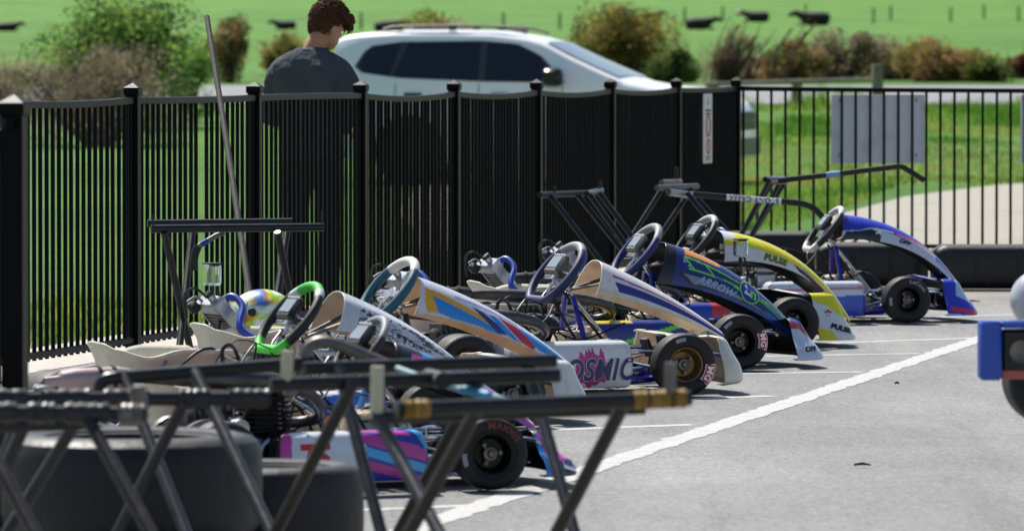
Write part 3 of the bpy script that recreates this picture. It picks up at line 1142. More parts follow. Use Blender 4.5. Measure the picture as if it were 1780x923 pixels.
    def clut(mb):
        mb.tube([(.66, -.03, .42), (.70, -.09, .30), (.80, -.16, .12), (.9, -.19, .08)], .006, 6, smooth=5)
        mb.tube([(.68, .02, .44), (.60, -.06, .36), (.62, -.2, .2), (.45, -.3, .13)], .005, 6, smooth=5)
        mb.tube([(.74, .02, .42), (.80, -.10, .30), (.90, -.17, .16), (1.0, -.2, .10)], .0065, 6, smooth=5)
        mb.tube([(.35, -.25, .25), (.52, -.26, .30), (.66, -.10, .40)], .004, 6, smooth=5)
        mb.box((.86, -.19, .14), (.07, .05, .04), .006)
        mb.box((.93, .10, .10), (.09, .05, .05), .006)
        mb.box((.70, -.16, .09), (.06, .05, .07), .008)
    part('cable_loom', 'clut', clut, m_plastic, root)
    def brake(mb):
        mb.box((.04, .16, .23), (.10, .05, .05), .01)
        mb.box((.80, .22, .10), (.09, .04, .05), .008)
        mb.tube([(.08, .16, .24), (.3, .26, .12), (.6, .29, .08), (.76, .22, .11)], .005, 6, smooth=5)
        mb.tube([(.84, .22, .10), (1.0, .17, .10), (1.17, .14, .14)], .005, 6, smooth=3)
    def wires(mb):
        rg = random.Random(5)
        for k in range(12):
            a = Vector((rg.uniform(.05, .35), rg.uniform(-.40, -.24), rg.uniform(.12, .32))); b = Vector((rg.uniform(.45, .95), rg.uniform(-.28, .2), rg.uniform(.06, .30)))
            m1 = a.lerp(b, .35) + Vector((rg.uniform(-.06, .06), rg.uniform(-.08, .08), rg.uniform(.0, .14))); m2 = a.lerp(b, .7) + Vector((0, rg.uniform(-.08, .08), rg.uniform(-.06, .06)))
            mb.tube([a, m1, m2, b], rg.choice((.003, .004, .006)), 5, smooth=5)
    part('wiring', 'wires', wires, m_plastic, root)
    def fittings(mb):
        rg = random.Random(9)
        for k in range(16):
            c = Vector((rg.uniform(.0, .95), rg.uniform(-.34, -.20), rg.uniform(.08, .20)))
            mb.box(c, (rg.uniform(.02, .06), rg.uniform(.015, .04), rg.uniform(.015, .05)), .004)
            mb.tube([c, c + Vector((rg.uniform(-.08, .08), rg.uniform(.0, .05), -.05))], .005, 6)
    part('clamps_and_brackets', 'fittings', fittings, m_alu, root)['kind'] = 'stuff'
    part('brake_system', 'brake', brake, m_alu, root)
    def stay(mb):
        mb.tube([(.02, -.28, .12), (.06, -.235, .25), (.10, -.20, .30)], .008, 6, smooth=3)
        mb.tube([(.35, -.31, .06), (.33, -.26, .17), (.30, -.215, .22)], .008, 6, smooth=3)
        mb.tube([(.02, -.28, .12), (.35, -.31, .06)], .006, 6)
    part('seat_stay', 'stay', stay, m_chrome, root)
    def bars(mb):
        mb.tube([(.86, -.24, .06), (.88, -.30, .16), (.97, -.33, .175), (1.10, -.30, .165), (1.22, -.24, .16)], .0085, 8, smooth=4)
        mb.tube([(.80, -.30, .07), (.92, -.28, .10), (1.04, -.30, .12)], .007, 6, smooth=3)
    part('side_bar', 'sbar', bars, m_chrome, root)
    # ---- engine
    ex, ey = st.get('eng', (.26, -.37))
    if st.get('air'):
        def eng(mb):
            mb.box((ex, ey, .14), (.17, .15, .13), .015)
            mb.lathe([(.0, 0), (.055, 0), (.06, .01), (.06, .05), (.05, .055)], (ex, ey - .075, .14), (0, -1, 0), 20)
        part('engine', None, eng, m_alu, root)
        mb = MB()
        for k in range(9):
            mb.box((ex - .005, ey, .215 + .0165 * k), (.17 - .004 * max(0, k - 5), .165, .0075), .003)
        mb.box((ex, ey, .28), (.10, .09, .16), .01)
        for k in range(9):
            mb.tube([(ex - .085, ey - .075 + .019 * k, .372), (ex - .05, ey - .075 + .019 * k, .395), (ex + .06, ey - .075 + .019 * k, .388), (ex + .085, ey - .075 + .019 * k, .37)], .005, 6, smooth=2)
        mb.build('cooling_fins', mat('black_fins', '#1a1a1c', .45, .3, var=.2), root)
    else:
        def eng(mb):
            mb.box((ex, ey, .135), (.19, .15, .13), .018)
            mb.lathe([(.0, 0), (.05, 0), (.056, .01), (.06, .05), (.055, .055)], (ex + .02, ey - .07, .14), (0, -1, 0), 20)
            mb.box((ex + .01, ey, .235), (.12, .115, .09), .014)
            mb.box((ex + .01, ey, .295), (.125, .12, .035), .01)
            for a in (-1, 1):
                for b in (-1, 1):
                    mb.tube([(ex + .01 + a * .045, ey + b * .045, .31), (ex + .01 + a * .045, ey + b * .045, .328)], .007, 6)
            mb.lathe([(.0, .0), (.03, 0), (.032, .02), (.02, .03), (.0, .032)], (ex - .11, ey, .16), (-1, 0, 0), 14)
        part('engine', ('eng', ex, ey), eng, m_alu, root)
    def plug(mb):
        mb.tube([(ex + .01, ey, .31), (ex + .01, ey, .345)], .009, 8)
        mb.tube([(ex + .01, ey, .34), (ex + .01, ey, .39), (ex + .05, ey + .01, .40), (ex + .10, ey + .05, .33), (ex + .12, ey + .08, .2)], .008, 6, smooth=4)
        mb.box((ex - .145, ey, .17), (.06, .06, .075), .01)
        mb.tube([(ex - .16, ey, .2), (ex - .16, ey, .235)], .02, 10)
    part('ignition_lead', ('plug', ex, ey), plug, m_plastic, root)
    def carb(mb):
        mb.box((ex - .115, ey - .03, .23), (.07, .07, .07), .012)
        mb.lathe([(.0, .03), (.03, .03), (.032, .0), (.032, -.03), (.02, -.05)], (ex - .115, ey - .075, .23), (0, -1, 0), 16)
        mb.tube([(ex - .115, ey - .02, .265), (ex - .115, ey - .02, .295)], .012, 8)
    part('carburettor', ('carb', ex, ey), carb, m_alu, root)
    part('clutch_cover', ('clutch', ex, ey), lambda mb: mb.lathe([(.0, .012), (.03, .012), (.036, .004), (.042, .0), (.042, -.03)], (ex + .03, ey - .125, .14), (0, -1, 0), 18), m_alu, root)
    part('battery_box', 'battery', lambda mb: mb.box((.48, -.30, .12), (.11, .06, .085), .01), m_plastic, root)
    def fuel(mb):
        mb.tube([(ex - .1, ey - .02, .20), (.40, -.22, .20), (.55, -.22, .12), (.74, -.08, .22), (.8, 0, .27)], .004, 6, smooth=5)
        mb.tube([(.62, -.12, .12), (.5, -.28, .26), (ex + .02, ey + .04, .37)], .004, 6, smooth=5)
    part('fuel_line', ('fuel', ex, ey), fuel, m_peg, root)
    def airbox(mb):
        mb.box((ex - .19, ey + .02, .24), (.17, .13, .13), .03)
        for k in range(6):
            mb.box((ex - .255 + .026 * k, ey + .02, .243), (.010, .137, .137), .03)
        for s in (-1, 1):
            mb.tube([(ex - .11, ey + .02 + s * .032, .26), (ex - .02, ey + .02 + s * .032, .275)], .017, 10)
        mb.tube([(ex - .19, ey + .02, .24), (ex - .16, ey + .01, .19)], .027, 10)
    part('airbox', ('airbox', ex, ey), airbox, m_plastic, root)
    ez = st.get('exz', 0.0)
    def exh(mb):
        mb.tube([(ex + .07, ey - .02, .24), (ex + .14, ey - .05, .245), (ex + .17, ey - .12, .27), (ex + .11, ey - .17, .31 + ez * .6), (ex, ey - .17, .335 + ez), (ex - .25, ey - .13, .35 + ez), (ex - .42, ey - .09, .36 + ez), (ex - .52, ey - .08, .36 + ez)],
                [.018, .019, .020, .022, .029, .033, .026, .018], 14, smooth=5)
        for k in range(3):
            x = ex + .02 - .1 * k
            mb.tube([(x, ey - .165 + .018 * k, .338 + ez), (x - .006, ey - .165 + .018 * k, .338 + ez)], .034, 14)
        mb.tube([(ex - .1, ey - .15, .32), (ex - .12, ey + .02, .12)], .006, 6)
    part('exhaust_pipe', ('exh', ex, ey, ez), exh, m_exh, root)
    def muf(mb):
        mb.lathe([(.012, .0), (.03, .01), (.038, .05), (.038, .20), (.03, .25), (.018, .26), (.014, .31), (.010, .31)], (ex - .50, ey - .08, .36 + ez), (-1, .06, -.03), 20)
    mu = part('muffler', ('muf', ex, ey, ez, st.get('mufm', m_exh).name), muf, st.get('mufm', m_exh), root)
    mb = MB()
    for k in (.06, .11):
        mb.lathe([(.039, 0), (.044, .003), (.044, .012), (.039, .015)], (ex - .50 - k, ey - .08 + k * .06, .36 + ez - k * .03), (-1, .06, -.03), 20)
    mb.build('clamp_ring', m_plastic, mu)
    def chain(mb):
        pts = [(ex + .10, -.225, .20), (ex - .02, -.225, .225), (.0, -.225, .262), (-.10, -.225, .20), (-.12, -.225, .12)]
        mb.tube(pts, .03, 8, smooth=4, flat=.35)
    part('chain_guard', ('chain', ex), chain, m_plastic, root)
    # ---- radiator on the far side with silicone hoses
    if not st.get('air') and not st.get('norad'):
        rot = Matrix.Rotation(R(-40), 3, 'Y')
        rx, ry, rz_ = .24, .42, .36
        def rad(mb):
            c = Vector((rx, ry, rz_))
            mb.box(c + rot @ Vector((0, 0, .135)), (.075, .215, .05), .010, rot=rot)
            mb.box(c + rot @ Vector((0, 0, -.135)), (.07, .215, .045), .010, rot=rot)
            mb.box(c + rot @ Vector((0, -.104, 0)), (.05, .008, .25), .002, rot=rot)
            mb.box(c + rot @ Vector((0, .104, 0)), (.05, .008, .25), .002, rot=rot)
            mb.tube([c + rot @ Vector((.0, -.06, .155)), c + rot @ Vector((0, -.06, .185))], .016, 10)
            mb.tube([c + rot @ Vector((-.01, .04, .15)), c + rot @ Vector((-.02, .04, .19)), c + rot @ Vector((-.06, .04, .20))], .006, 6, smooth=3)
        part('radiator', 'rad', rad, m_alu, root)
        def core(mb):
            c = Vector((rx, ry, rz_))
            mb.box(c, (.035, .20, .23), 0, rot=rot)
            for k in range(14):
                mb.box(c + rot @ Vector((0, 0, -.107 + .0165 * k)), (.042, .198, .004), 0, rot=rot)
        part('radiator_core', 'radcore', core, m_dull, root)
        def hose(mb):
            c = Vector((rx, ry, rz_))
            a_ = c + rot @ Vector((.03, -.08, .14))
            mb.tube([a_, a_ + Vector((.03, -.03, .012)), a_ + Vector((.045, -.09, -.03)), a_ + Vector((.01, -.16, -.12)), (ex + .05, .1, .30), (ex + .06, -.15, .33), (ex + .04, ey + .06, .33)], .0145, 10, smooth=5)
            b2 = c + rot @ Vector((.02, -.06, -.15))
            mb.tube([b2, b2 + Vector((.03, -.1, -.02)), (.62, .12, .13), (.60, -.2, .12), (ex + .12, ey + .02, .13)], .0135, 10, smooth=5)
        part('coolant_hose', 'hose', hose, st.get('hose', m_blue_hose), root)
        def cap(mb):
            c = Vector((rx, ry, rz_))
            p = c + rot @ Vector((.0, -.06, .185))
            mb.lathe([(.019, 0), (.021, .004), (.021, .016), (.0, .019)], p, tuple(rot @ Vector((0, 0, 1))), 12)
            mb.box(c + rot @ Vector((-.05, .06, .16)), (.045, .045, .05), .012, rot=rot)
            mb.tube([p + Vector((-.02, 0, .0)), p + Vector((-.06, .02, .03)), p + Vector((-.09, .05, .0)), p + Vector((-.08, .05, -.09))], .006, 6, smooth=4)
        part('radiator_cap', 'radcap', cap, m_plastic, root)
    if st.get('bottle'):
        bx, by, bz = st['bottle']
        mb = MB(); mb.box((bx, by, bz), (.062, .062, .085), .008)
        bt = mb.build('catch_bottle', m_clear, root)
        mb = MB(); mb.box((bx, by, bz + .045), (.064, .064, .006), .002)
        mb.tube([(bx, by, bz - .045), (bx, by, bz - .10)], .010, 8)
        mb.tube([(bx + .02, by, bz - .044), (bx + .05, by + .03, bz - .12), (bx + .05, by + .05, bz - .22)], .006, 6, smooth=4)
        mb.build('bottle_cap', m_plastic, bt)
    return root

W, BK, NAVY = '#dcdde0', '#0e0f12', '#1b1f5e'
def stripes(base, lst):
    return painter(base, lst)

# style: the small blue and pink kart
A_pod = painter('#1d2f9a', [
    ([(.0, 0), (.22, 0), (.22, 1), (.0, 1)], BK), ([(.20, .15), (.27, .15), (.26, .85), (.20, .85)], '#c93a9a'),
    ([(.24, .18), (.55, .18), (.57, .5), (.50, .9), (.25, .9)], '#cfd8de'),
    (band(.52, .78, .86, .95, .74, .9), '#3aa6df'), (band(.50, .80, .74, .84, .62, .72), '#c0329a'),
    (band(.54, .90, .58, .70, .30, .46), '#b8358f'), (band(.56, .90, .44, .54, .18, .27), '#3aa6df'), (band(.56, .90, .30, .40, .06, .14), '#b8358f'),
    ([(.66, .95), (.74, .95), (.84, .5), (.80, .5), (.76, .66)], '#222a8c'), ([(.74, .9), (.80, .9), (.90, .35), (.86, .3)], '#3aa6df'),
    ([(.86, .75), (.92, .62), (.93, .1), (.90, .2)], '#c0329a')])
A_style = dict(chassis=mat('blue_frame_paint', '#1f6fc4', .35, var=.1, dirt=.15), rim=m_rimblack, air=True, cream=False, mufm=m_muff, exz=.05, podres=(330, 110),
    n0=(.90, .495), n1=(1.42, .21), nd=(.15, .05), wheel_c=(.79, 0, .47), wheel_r=.125, wheel_cols=['#83878c', '#26272a', '#26272a'], wtop=70,
    dash_m=m_plastic, spoke=m_plastic, tyre_text='MAXXIS', spin=-.45, tyre_txt_m=mat('dull_red_print', '#7a2a20', .5), fR=.124, rR=.134,
    npaint=painter('#1f78c8', [([(0, -1), (.16, -1), (.13, 1), (0, 1)], '#0c0d10'), (band(.13, .17, -1, 1, -1, 1), '#1d1e22'),
        (band(.1, 1, -.42, -.34, -.45, -.33), '#e7e9ee'), (band(.1, 1, -.34, -.22, -.33, -.2), '#c2369a'),
        (band(.35, .75, -1, -.55, -.85, -.42), '#3b2c93'), (band(.6, 1, -1, -.6, -.9, -.45), '#c2369a'), (band(.15, .4, -.8, -.6, -.7, -.5), '#49b5e6')]),
    podpaint=A_pod, poddecals=[dict(u0=.335, v0=.42, body='75', size=.125, m=m_letter_red, shear=.12, bold=.005, width=.9, off=.0025),],
    nosepaint=painter('#20264f', [([(0, .1), (.035, .1), (.06, .75), (0, .75)], '#2f8fd8'), (band(.025, .17, .50, .80, .02, .50), '#c2369a'),
        (band(.74, .96, .02, .25, .55, .8), '#c2369a'), ([(.0, .82), (1, .82), (1, 1), (0, 1)], '#9a9ea4'), (band(.35, .65, .2, .5, .2, .5), '#2f8fd8')]),
    nosedecals=[dict(u0=.098, v0=.32, body='', size=1, shape=rect_shape(.085, .05, 8, .008), m=m_letter_white, off=.003, rot=-.25),
                dict(u0=.098, v0=.33, body='MKC', size=.040, m=m_letter_violet, off=.005, bold=.002, shear=.15, rot=-.25)],
    nose_x=(1.27, 1.40), nz=.19, pod_h=.215)
# style: green and white wheel, grey white panel with dark splatter
def splat(u, v):
    return v < -.25 and v > -.95 and u > .1 and noise.noise(Vector((u * 6 + v * 2, v * 5, 2.0))) + .9 * noise.noise(Vector((u * 45, v * 24, 6.0))) > .05
G_style = dict(chassis=mat('silver_frame_paint', '#8a8d92', .3, .6, var=.1), rim=m_rimblack, redcap=True,
    nback=mat('grey_white_plastic', '#b5b3a8', .4, var=.06, sss=.1), n0=(.90, .58), n1=(1.45, .25), nd=(.17, .05), wheel_c=(.70, 0, .475),
    wheel_cols=['#3fb53c', '#1b1c20', '#3ec23a', '#c9cbcc'], wtop=34, wthick=.0185, wheel_r=.16, spoke=m_alu,
    npaint=painter('#c9ccd0', [(splat, '#1d2334'), (band(0, .8, -.22, -.12, -.22, -.1), '#dfe1e4')]),
    podpaint=painter('#d8dade', [(band(.2, .9, .2, .5, .5, .8), '#2b6fc0'), (band(.2, .9, .6, .7, .2, .3), '#e07a1f')]),
    nosepaint=painter('#dcdcd8', [(band(0, .4, .3, .6, .0, .2), '#1d2334')]), mufm=m_exh, exz=-.11, norad=True)
# style: teal wheel, orange and blue panel
T_style = dict(chassis=mat('dark_frame_paint', '#2b2d33', .35, .3, var=.1), rim=m_rimblack, redcap=True, cream=True,
    nback=mat('orange_cream_plastic', '#e0cdb4', .4, var=.08, sss=.12), n0=(.86, .58), n1=(1.53, .22), nd=(.17, .06), nb=.035, wheel_c=(.74, 0, .52),
    wheel_cols=['#d4d3cd', '#1d5568', '#1d5568'], wtop=46, wthick=.0195, wheel_r=.155, dash=False, spoke=m_alu,
    npaint=painter('#cfd0d8', [
        ([(0, -1), (1, -1), (1, -.93), (.5, -.86), (.12, -.93), (0, -.9)], '#d3c2ae'),
        ([(.02, -.25), (.12, -.3), (.46, -.62), (.40, -.8), (.22, -.8), (.06, -.9), (.03, -.6)], '#dfa21f'),
        ([(.07, -.42), (.45, -.78), (.5, -.95), (.2, -.93), (.12, -.85)], '#1f86d8'),
        ([(.36, -.38), (.56, -.82), (.47, -.92), (.38, -.62), (.3, -.35)], '#2a2f78'),
        ([(.44, -.32), (.62, -.9), (.54, -.88), (.40, -.4)], '#2f8fdc'),
        ([(.46, -.3), (.58, -.3), (.72, -.62), (.70, -.95), (.62, -.86)], '#c52a33'),
        ([(.58, -.3), (.8, -.28), (1, -.4), (1, -.8), (.74, -.8)], '#2a90de'), (band(.2, .6, -.3, -.2, -.25, -.15), '#8e8fbe')]),
    podpaint=painter('#d7d3c8', [(band(.3, .9, .3, .5, .5, .7), '#2a90de')]),
    nosepaint=painter('#d6d4cc', [([(.10, .0), (.2, .0), (.30, .9), (.22, 1)], '#2b9c8e'), ([(.18, .0), (.34, .0), (.40, 1), (.28, .95)], '#34398f'),
                                  (band(.34, .66, .0, .4, .0, .4), '#b9bdd0')]), nose='tall', nz=.25, nose_x=(1.25, 1.42), noseback=m_cream, exz=-.11, bottle=(.13, .36, .585))
# style: white kart, magenta splash side pod
def splash(u, v):
    k = .5 + .9 * noise.noise(Vector((u * 75, 3.1, .5)))
    q = .5 + .9 * noise.noise(Vector((u * 60, 9.1, 2.5)))
    e = 1 - ((u - .605) / .085) ** 2
    return e > 0 and .30 - .10 * e - .07 * q < v < .42 + .12 * e + .16 * k * e ** .4
K_style = dict(chassis=mat('violet_blue_frame_paint', '#23209a', .25, .2, var=.1, coat=.4), rim=m_bronze, cream=True, podres=(330, 90), tyre_text='MG', spin=-1.95,
    wheel_c=(.70, 0, .49), nback=m_cream, n0=(.885, .55), n1=(1.44, .25), nb=.018, nd=(.165, .045), wheel_cols=['#8f9296', '#20284f', '#262f5c', '#262f5c'], wtop=36, wthick=.0185, wheel_r=.155,
    dash_m=m_dull, spoke=m_alu, hose=m_blue_hose,
    npaint=painter('#d9d6d6', [([(0, -1), (1, -1), (1, -.88), (.2, -.88), (.12, -.75), (0, -.75)], '#d6ccba'), (band(.08, 1, -.38, -.32, -.45, -.36), '#b02a78'),
        ([(.10, -.50), (1, -.50), (1, -.80), (.15, -.80)], '#2c2a80')]),
    podpaint=painter('#cfd0d2', [(splash, '#b5287c')]), poddecals=[dict(u0=.60, v0=.36, body='KOSMIC', size=.122, m=m_letter_white, shear=.28, bold=.0055, width=.84, off=.0035), dict(u0=.60, v0=.36, body='KOSMIC', size=.122, m=m_letter_navy, shear=.28, bold=.003, width=.84, off=.006)],
    farpod=painter('#1f66b8', [(band(.3, .6, .0, .9, .2, .9), '#161b3c'), (band(.28, .31, 0, 1, .1, 1), '#d8dade'), (band(.40, .43, .2, .5, .5, .7), '#b5287c'), (band(.1, .9, .9, 1, .9, 1), '#cfd6de')]),
    nosepaint=painter('#d6d0c2', [(band(.24, .4, .1, .4, .1, .5), '#c8cad4')]), nose='tall', nz=.235, nose_hw=.45, nose_x=(1.26, 1.37), noseback=m_cream, tankm=m_tank,
    nosedecals=[dict(u0=.215, v0=.42, body='M', size=.06, m=m_letter_violet, off=.003)])
# style: dark blue kart with lime lines and round emblem
def lime_lines(u, v):
    def ln(u0, v0, u1, v1, w):
        if not (min(u0, u1) <= u <= max(u0, u1)):
            return False
        return abs(v - (v0 + (v1 - v0) * (u - u0) / (u1 - u0))) < w
    return (ln(.12, -.22, .55, -.33, .022) or ln(.16, -.50, .55, -.47, .022) or ln(.26, -.24, .34, -.50, .03) or ln(.12, -.22, .2, -.5, .03)
            or ln(.66, -.36, 1, -.30, .025) or ln(.66, -.46, 1, -.56, .025) or ln(.70, -.40, 1, -.43, .018) or ln(.48, -.50, .58, -.60, .03))
R_style = dict(chassis=mat('deep_blue_frame_paint', '#1b2a9a', .25, .2, var=.1, coat=.4), rim=m_rimblack, tyre_text='MG', spin=-1.5,
    wheel_c=(.735, 0, .53), n0=(.866, .58), n1=(1.50, .195), nb=.055, nw=(.15, .13), nd=(.23, .10), lean=-.05, wheel_cols=['#8d9094', '#1f2560', '#1f2560'], wtop=60, wthick=.0185, wheel_r=.155, spoke=m_alu, dash_m=m_dull,
    npaint=painter('#1a2c74', [([(0, -1), (.09, -1), (.035, 1), (0, 1)], '#0c0e14'), (lime_lines, '#74d63a'),
        ([(.12, -.16), (.14, .12), (.36, .10), (.38, -.12), (.34, -.17)], '#e08e1c'),
        ([(.10, -.62), (.30, -.62), (.62, -.72), (.9, -.80), (.55, -.86), (.2, -.92)], '#13151c'),
        ([(.14, -.66), (.30, -.65), (.62, -.75), (.80, -.80), (.55, -.83), (.22, -.86)], '#7c8aa0'),
        ([(.3, -.92), (1, -.86), (1, -1), (.3, -1)], '#15489c'), ([(.72, -.7), (1, -.62), (1, -.86), (.8, -.82)], '#1d63b5')]),
    ndecals=[dict(u0=.60, v0=-.42, body='', size=1, shape=disc_shape(.055), m=mat('emblem_blue', '#1c3f9e', .35), off=.003),
             dict(u0=.60, v0=-.42, body='', size=1, shape=disc_shape(.058, .052), m=m_letter_lime, off=.004),
             dict(u0=.580, v0=-.42, body='L', size=.07, m=m_letter_white, off=.005, shear=.0, bold=.003),
             dict(u0=.628, v0=-.44, body='n', size=.075, m=m_letter_lime, off=.005, shear=.0, bold=.003),
             dict(u0=.36, v0=-.745, body='ARROW', size=.05, m=m_letter_silver, off=.004, shear=.4, bold=.002, rot=-.05),
             dict(u0=.13, v0=-.33, body='D', size=.03, m=m_letter_silver, off=.004, shear=0), dict(u0=.16, v0=-.48, body='8', size=.03, m=m_letter_silver, off=.004, shear=0)],
    podpaint=painter('#1b2a7a', [(band(.3, .9, .3, .36, .7, .76), '#74d63a'), (band(.25, .5, .7, 1, .7, 1), '#d8c026')]),
    nosepaint=painter('#1d5fb8', [([(.0, .06), (.13, .06), (.17, .40), (.05, .74), (.0, .74)], '#b9c6d6'), ([(.0, .68), (.05, .68), (.16, .42), (.17, .5), (.06, .8), (0, .8)], '#b33a3a'), ([(0, .0), (1, 0), (1, .06), (0, .06)], '#14203f'), (band(.3, .7, .3, .6, .3, .6), '#13275c')]),
    nosedecals=[dict(u0=.062, v0=.34, body='OPF', size=.040, m=m_letter_black, off=.003, shear=.5, bold=.002)], nz=.225, nose_x=(1.35, 1.49))
# style: yellow and white kart
P_style = dict(chassis=mat('blue_frame_paint2', '#2236a8', .3, .2, var=.1), rim=m_rimblack,
    wheel_c=(.72, 0, .53), n0=(.84, .585), n1=(1.54, .15), nb=.10, nw=(.15, .11), nd=(.19, .05), lean=.02, low_mount=False, wheel_cols=['#a9abad', '#1d1e21', '#1d1e21'], wtop=40, wthick=.018, wheel_r=.15,
    npaint=painter('#d9dadd', [([(.0, -.46), (.02, .8), (1, .8), (1, -1), (.82, -1), (.6, -.76), (.42, -.62), (.2, -.50), (.05, -.46)], '#e2d81a'), ([(0, -.3), (.08, -.2), (.06, .8), (0, .8)], '#d9dadd'),
        ([(.46, -.62), (.56, -.62), (.78, -1), (.6, -1), (.5, -.85)], '#3a2436'), (band(.5, .75, -.66, -.60, -.95, -.90), '#c9a0c8'), (band(.26, .52, -.30, -.27, -.42, -.39), '#d4881f'), (band(.52, .62, .0, .7, .0, .7), '#e6e6e4')]),
    ndecals=[dict(u0=.32, v0=-.74, body='PULSE', size=.045, m=mat('olive_print', '#6d7a1c', .4), off=.004, shear=.3)],
    podpaint=painter('#2236a0', [(band(.6, .95, .5, .95, .55, .95), '#c02a2c'), (band(.3, .34, .2, .8, .2, .8), '#d8dade')]),
    nosepaint=painter('#d6d8da', [([(0, .0), (.10, .0), (.06, .3), (.0, .36)], '#dcd31c'), ([(.0, .74), (.06, .66), (.2, .30), (.42, .3), (.5, 1), (0, 1)], '#dcd31c'), ([(.20, .02), (.3, .04), (.36, .3), (.25, .25)], '#d8d01f'), (band(.3, .7, .0, .3, .0, .3), '#d8d01f'), ([(0, 0), (1, 0), (1, .04), (0, .04)], '#3a3a3c')]),
    nosedecals=[dict(u0=.098, v0=.33, body='PULSE', size=.04, m=m_letter_black, off=.004, rot=-.3), dict(u0=.05, v0=.50, body='*', size=.09, m=m_letter_red, off=.004)],
    nz=.27, nose_x=(1.20, 1.41), bottle=(.86, -.28, .50), bars='black')
# style: blue and white kart at the far end
F_style = dict(chassis=mat('purple_frame_paint', '#3a23a6', .22, .3, var=.1, coat=.5), rim=m_rimblack, tyre_text='LeCont', tyre_txt_m=m_letter_grey, spin=-.55,
    wheel_c=(.71, 0, .50), n0=(.81, .59), n1=(1.52, .13), nb=.115, nw=(.125, .12), nd=(.17, .05), lean=.0, low_mount=False, wheel_cols=['#c2c3c4', '#1b1c1f', '#bcbdbe'], wtop=44, wthick=.018, wheel_r=.155, spoke=m_alu, dash_m=m_plastic,
    npaint=painter('#c9cfdb', [([(0, -.62), (.10, -.60), (.16, -.42), (.36, -.48), (.62, -.28), (.64, .8), (0, .8)], '#2536b8'),
        ([(.02, -.66), (.10, -.62), (.17, -.46), (.24, -.62), (.24, -1), (.0, -1)], '#14161d'), (band(.17, .62, -.46, -.40, -.32, -.22), '#e3e5ea'), (band(.32, .66, -.40, -.34, -.26, -.10), '#cf2f30'),
        ([(.66, -.5), (1, -.30), (1, .4), (.66, .3)], '#3442b4'), (band(.66, 1, -.62, -.56, -.5, -.44), '#cf2f30'), ([(.8, -.9), (1, -.6), (1, -1)], '#2536b8')]),
    ndecals=[dict(u0=.40, v0=-.66, body='OPF', size=.035, m=m_letter_black, off=.004, shear=.5, bold=.002), dict(u0=.22, v0=-.56, body='X', size=.035, m=m_letter_white, off=.004)],
    podpaint=painter('#ccd2dd', [(band(.2, 1, .1, .45, .1, .5), '#2a50c0'), (band(.2, 1, .55, .60, .6, .64), '#cf6f80')]),
    nosepaint=painter('#2736bc', [([(.06, .55), (.14, .40), (.22, .5), (.22, .85), (.10, .9)], '#a9c0de'), ([(0, .0), (.14, .0), (.18, .16), (0, .22)], '#b9c2d4'), (band(.02, .2, .26, .34, .16, .22), '#cf2f30'), ([(.24, .0), (.36, 0), (.4, .3), (.3, .2)], '#2230a0'), ([(.3, .1), (.36, .1), (.4, .4)], '#b02a2a')]),
    nz=.235, nose_x=(1.29, 1.46), hose=m_blue_hose)

def place(px_w, s_w, yaw, sc):
    """root position so that the near front wheel stands at this photo column, at s_w photo pixels per metre"""
    Y = FPX / s_w; X = (px_w - 890.0) / s_w
    lx, ly = 1.05 * sc, -.57 * sc
    c, s = math.cos(yaw), math.sin(yaw)
    return (X - (c * lx - s * ly), Y - (s * lx + c * ly), .010)
KARTS = [
    ('small blue and pink kart with number plate on its side pod, nearest of the row', 864, 520, 25, .98, A_style),
    ('kart with green and white steering wheel and splattered grey panel', 764, 474, 26, 1.0, G_style),
    ('kart with teal steering wheel and orange, blue and red front panel', 901, 442, 25, 1.0, T_style),
    ('white kart with magenta splash on its side pod and bronze wheel rims', 1199, 404, 24, 1.04, K_style),
    ('dark blue kart with lime lines and a round emblem on its panel', 1293, 372, 20, 1.01, R_style),
    ('yellow and white kart standing behind the dark blue lime lined one', 1386, 346, 20, 1.0, P_style),
    ('blue and white kart at the far end beside the black barriers', 1581, 315, 12, 1.0, F_style)]
kart_roots = []
for (lab, px, s_, yw, sc, st) in KARTS:
    st['steer'] = R(-max(0, yw - 14))
    kart_roots.append(make_kart(lab, place(px, s_, R(yw), sc), R(yw), sc, st))

# ------------------------------------------------------------ helmet on the seat of the teal wheeled kart
def make_helmet(loc, rz):
    root = empty('crash_helmet', loc, rz)
    tag(root, 'yellow and green helmet with clear visor lying among the near karts', 'helmet')
    pal = [lin(c) for c in ('#9ccf2a', '#e07f1e', '#e6e04a', '#2c6fb8', '#e9e9e6')]
    rows, cols = [], []
    for i in range(25):
        a = -1.15 + (math.pi / 2 + 1.15) * i / 24
        row, cc = [], []
        for j in range(41):
            w = 2 * math.pi * j / 40
            r = math.cos(a)
            x, y, z = .145 * r * math.cos(w), .118 * r * math.sin(w), .125 * math.sin(a)
            if x > .06 and z < .0:
                x += .025
            row.append((x, y, z + .115))
            n = noise.noise(Vector((x * 7 + z * 16, abs(y) * 5, z * 22 - x * 9)))
            k = 4 if n < -.08 else (0 if n < .10 else (2 if n < .22 else (1 if n < .36 else 3)))
            cc.append(pal[k])
        rows.append(row); cols.append(cc)
    mb = MB(); mb.grid(rows, 0, cols)
    mb.build('shell', m_graphic, root, 60)
    rows = []
    for i in range(9):
        a = -.25 + .85 * i / 8
        rows.append([(.152 * math.cos(a) * math.cos(w) + .008, .124 * math.cos(a) * math.sin(w), .131 * math.sin(a) + .115) for w in [(-1.3 + 2.6 * k / 20) for k in range(21)]])
    mb = MB(); mb.grid(rows)
    o = mb.build('visor', m_clear, root, 60)
    md = o.modifiers.new('t', 'SOLIDIFY'); md.thickness = .003
    mb = MB()
    for s in (-1, 1):
        mb.lathe([(.0, .008), (.016, .008), (.018, 0)], (.02, s * .122, .15), (0, s, 0), 14)
        mb.build('visor_pivot', m_plastic, root) if s > 0 else None
    return root
hp = at(447, 598, 26.6)
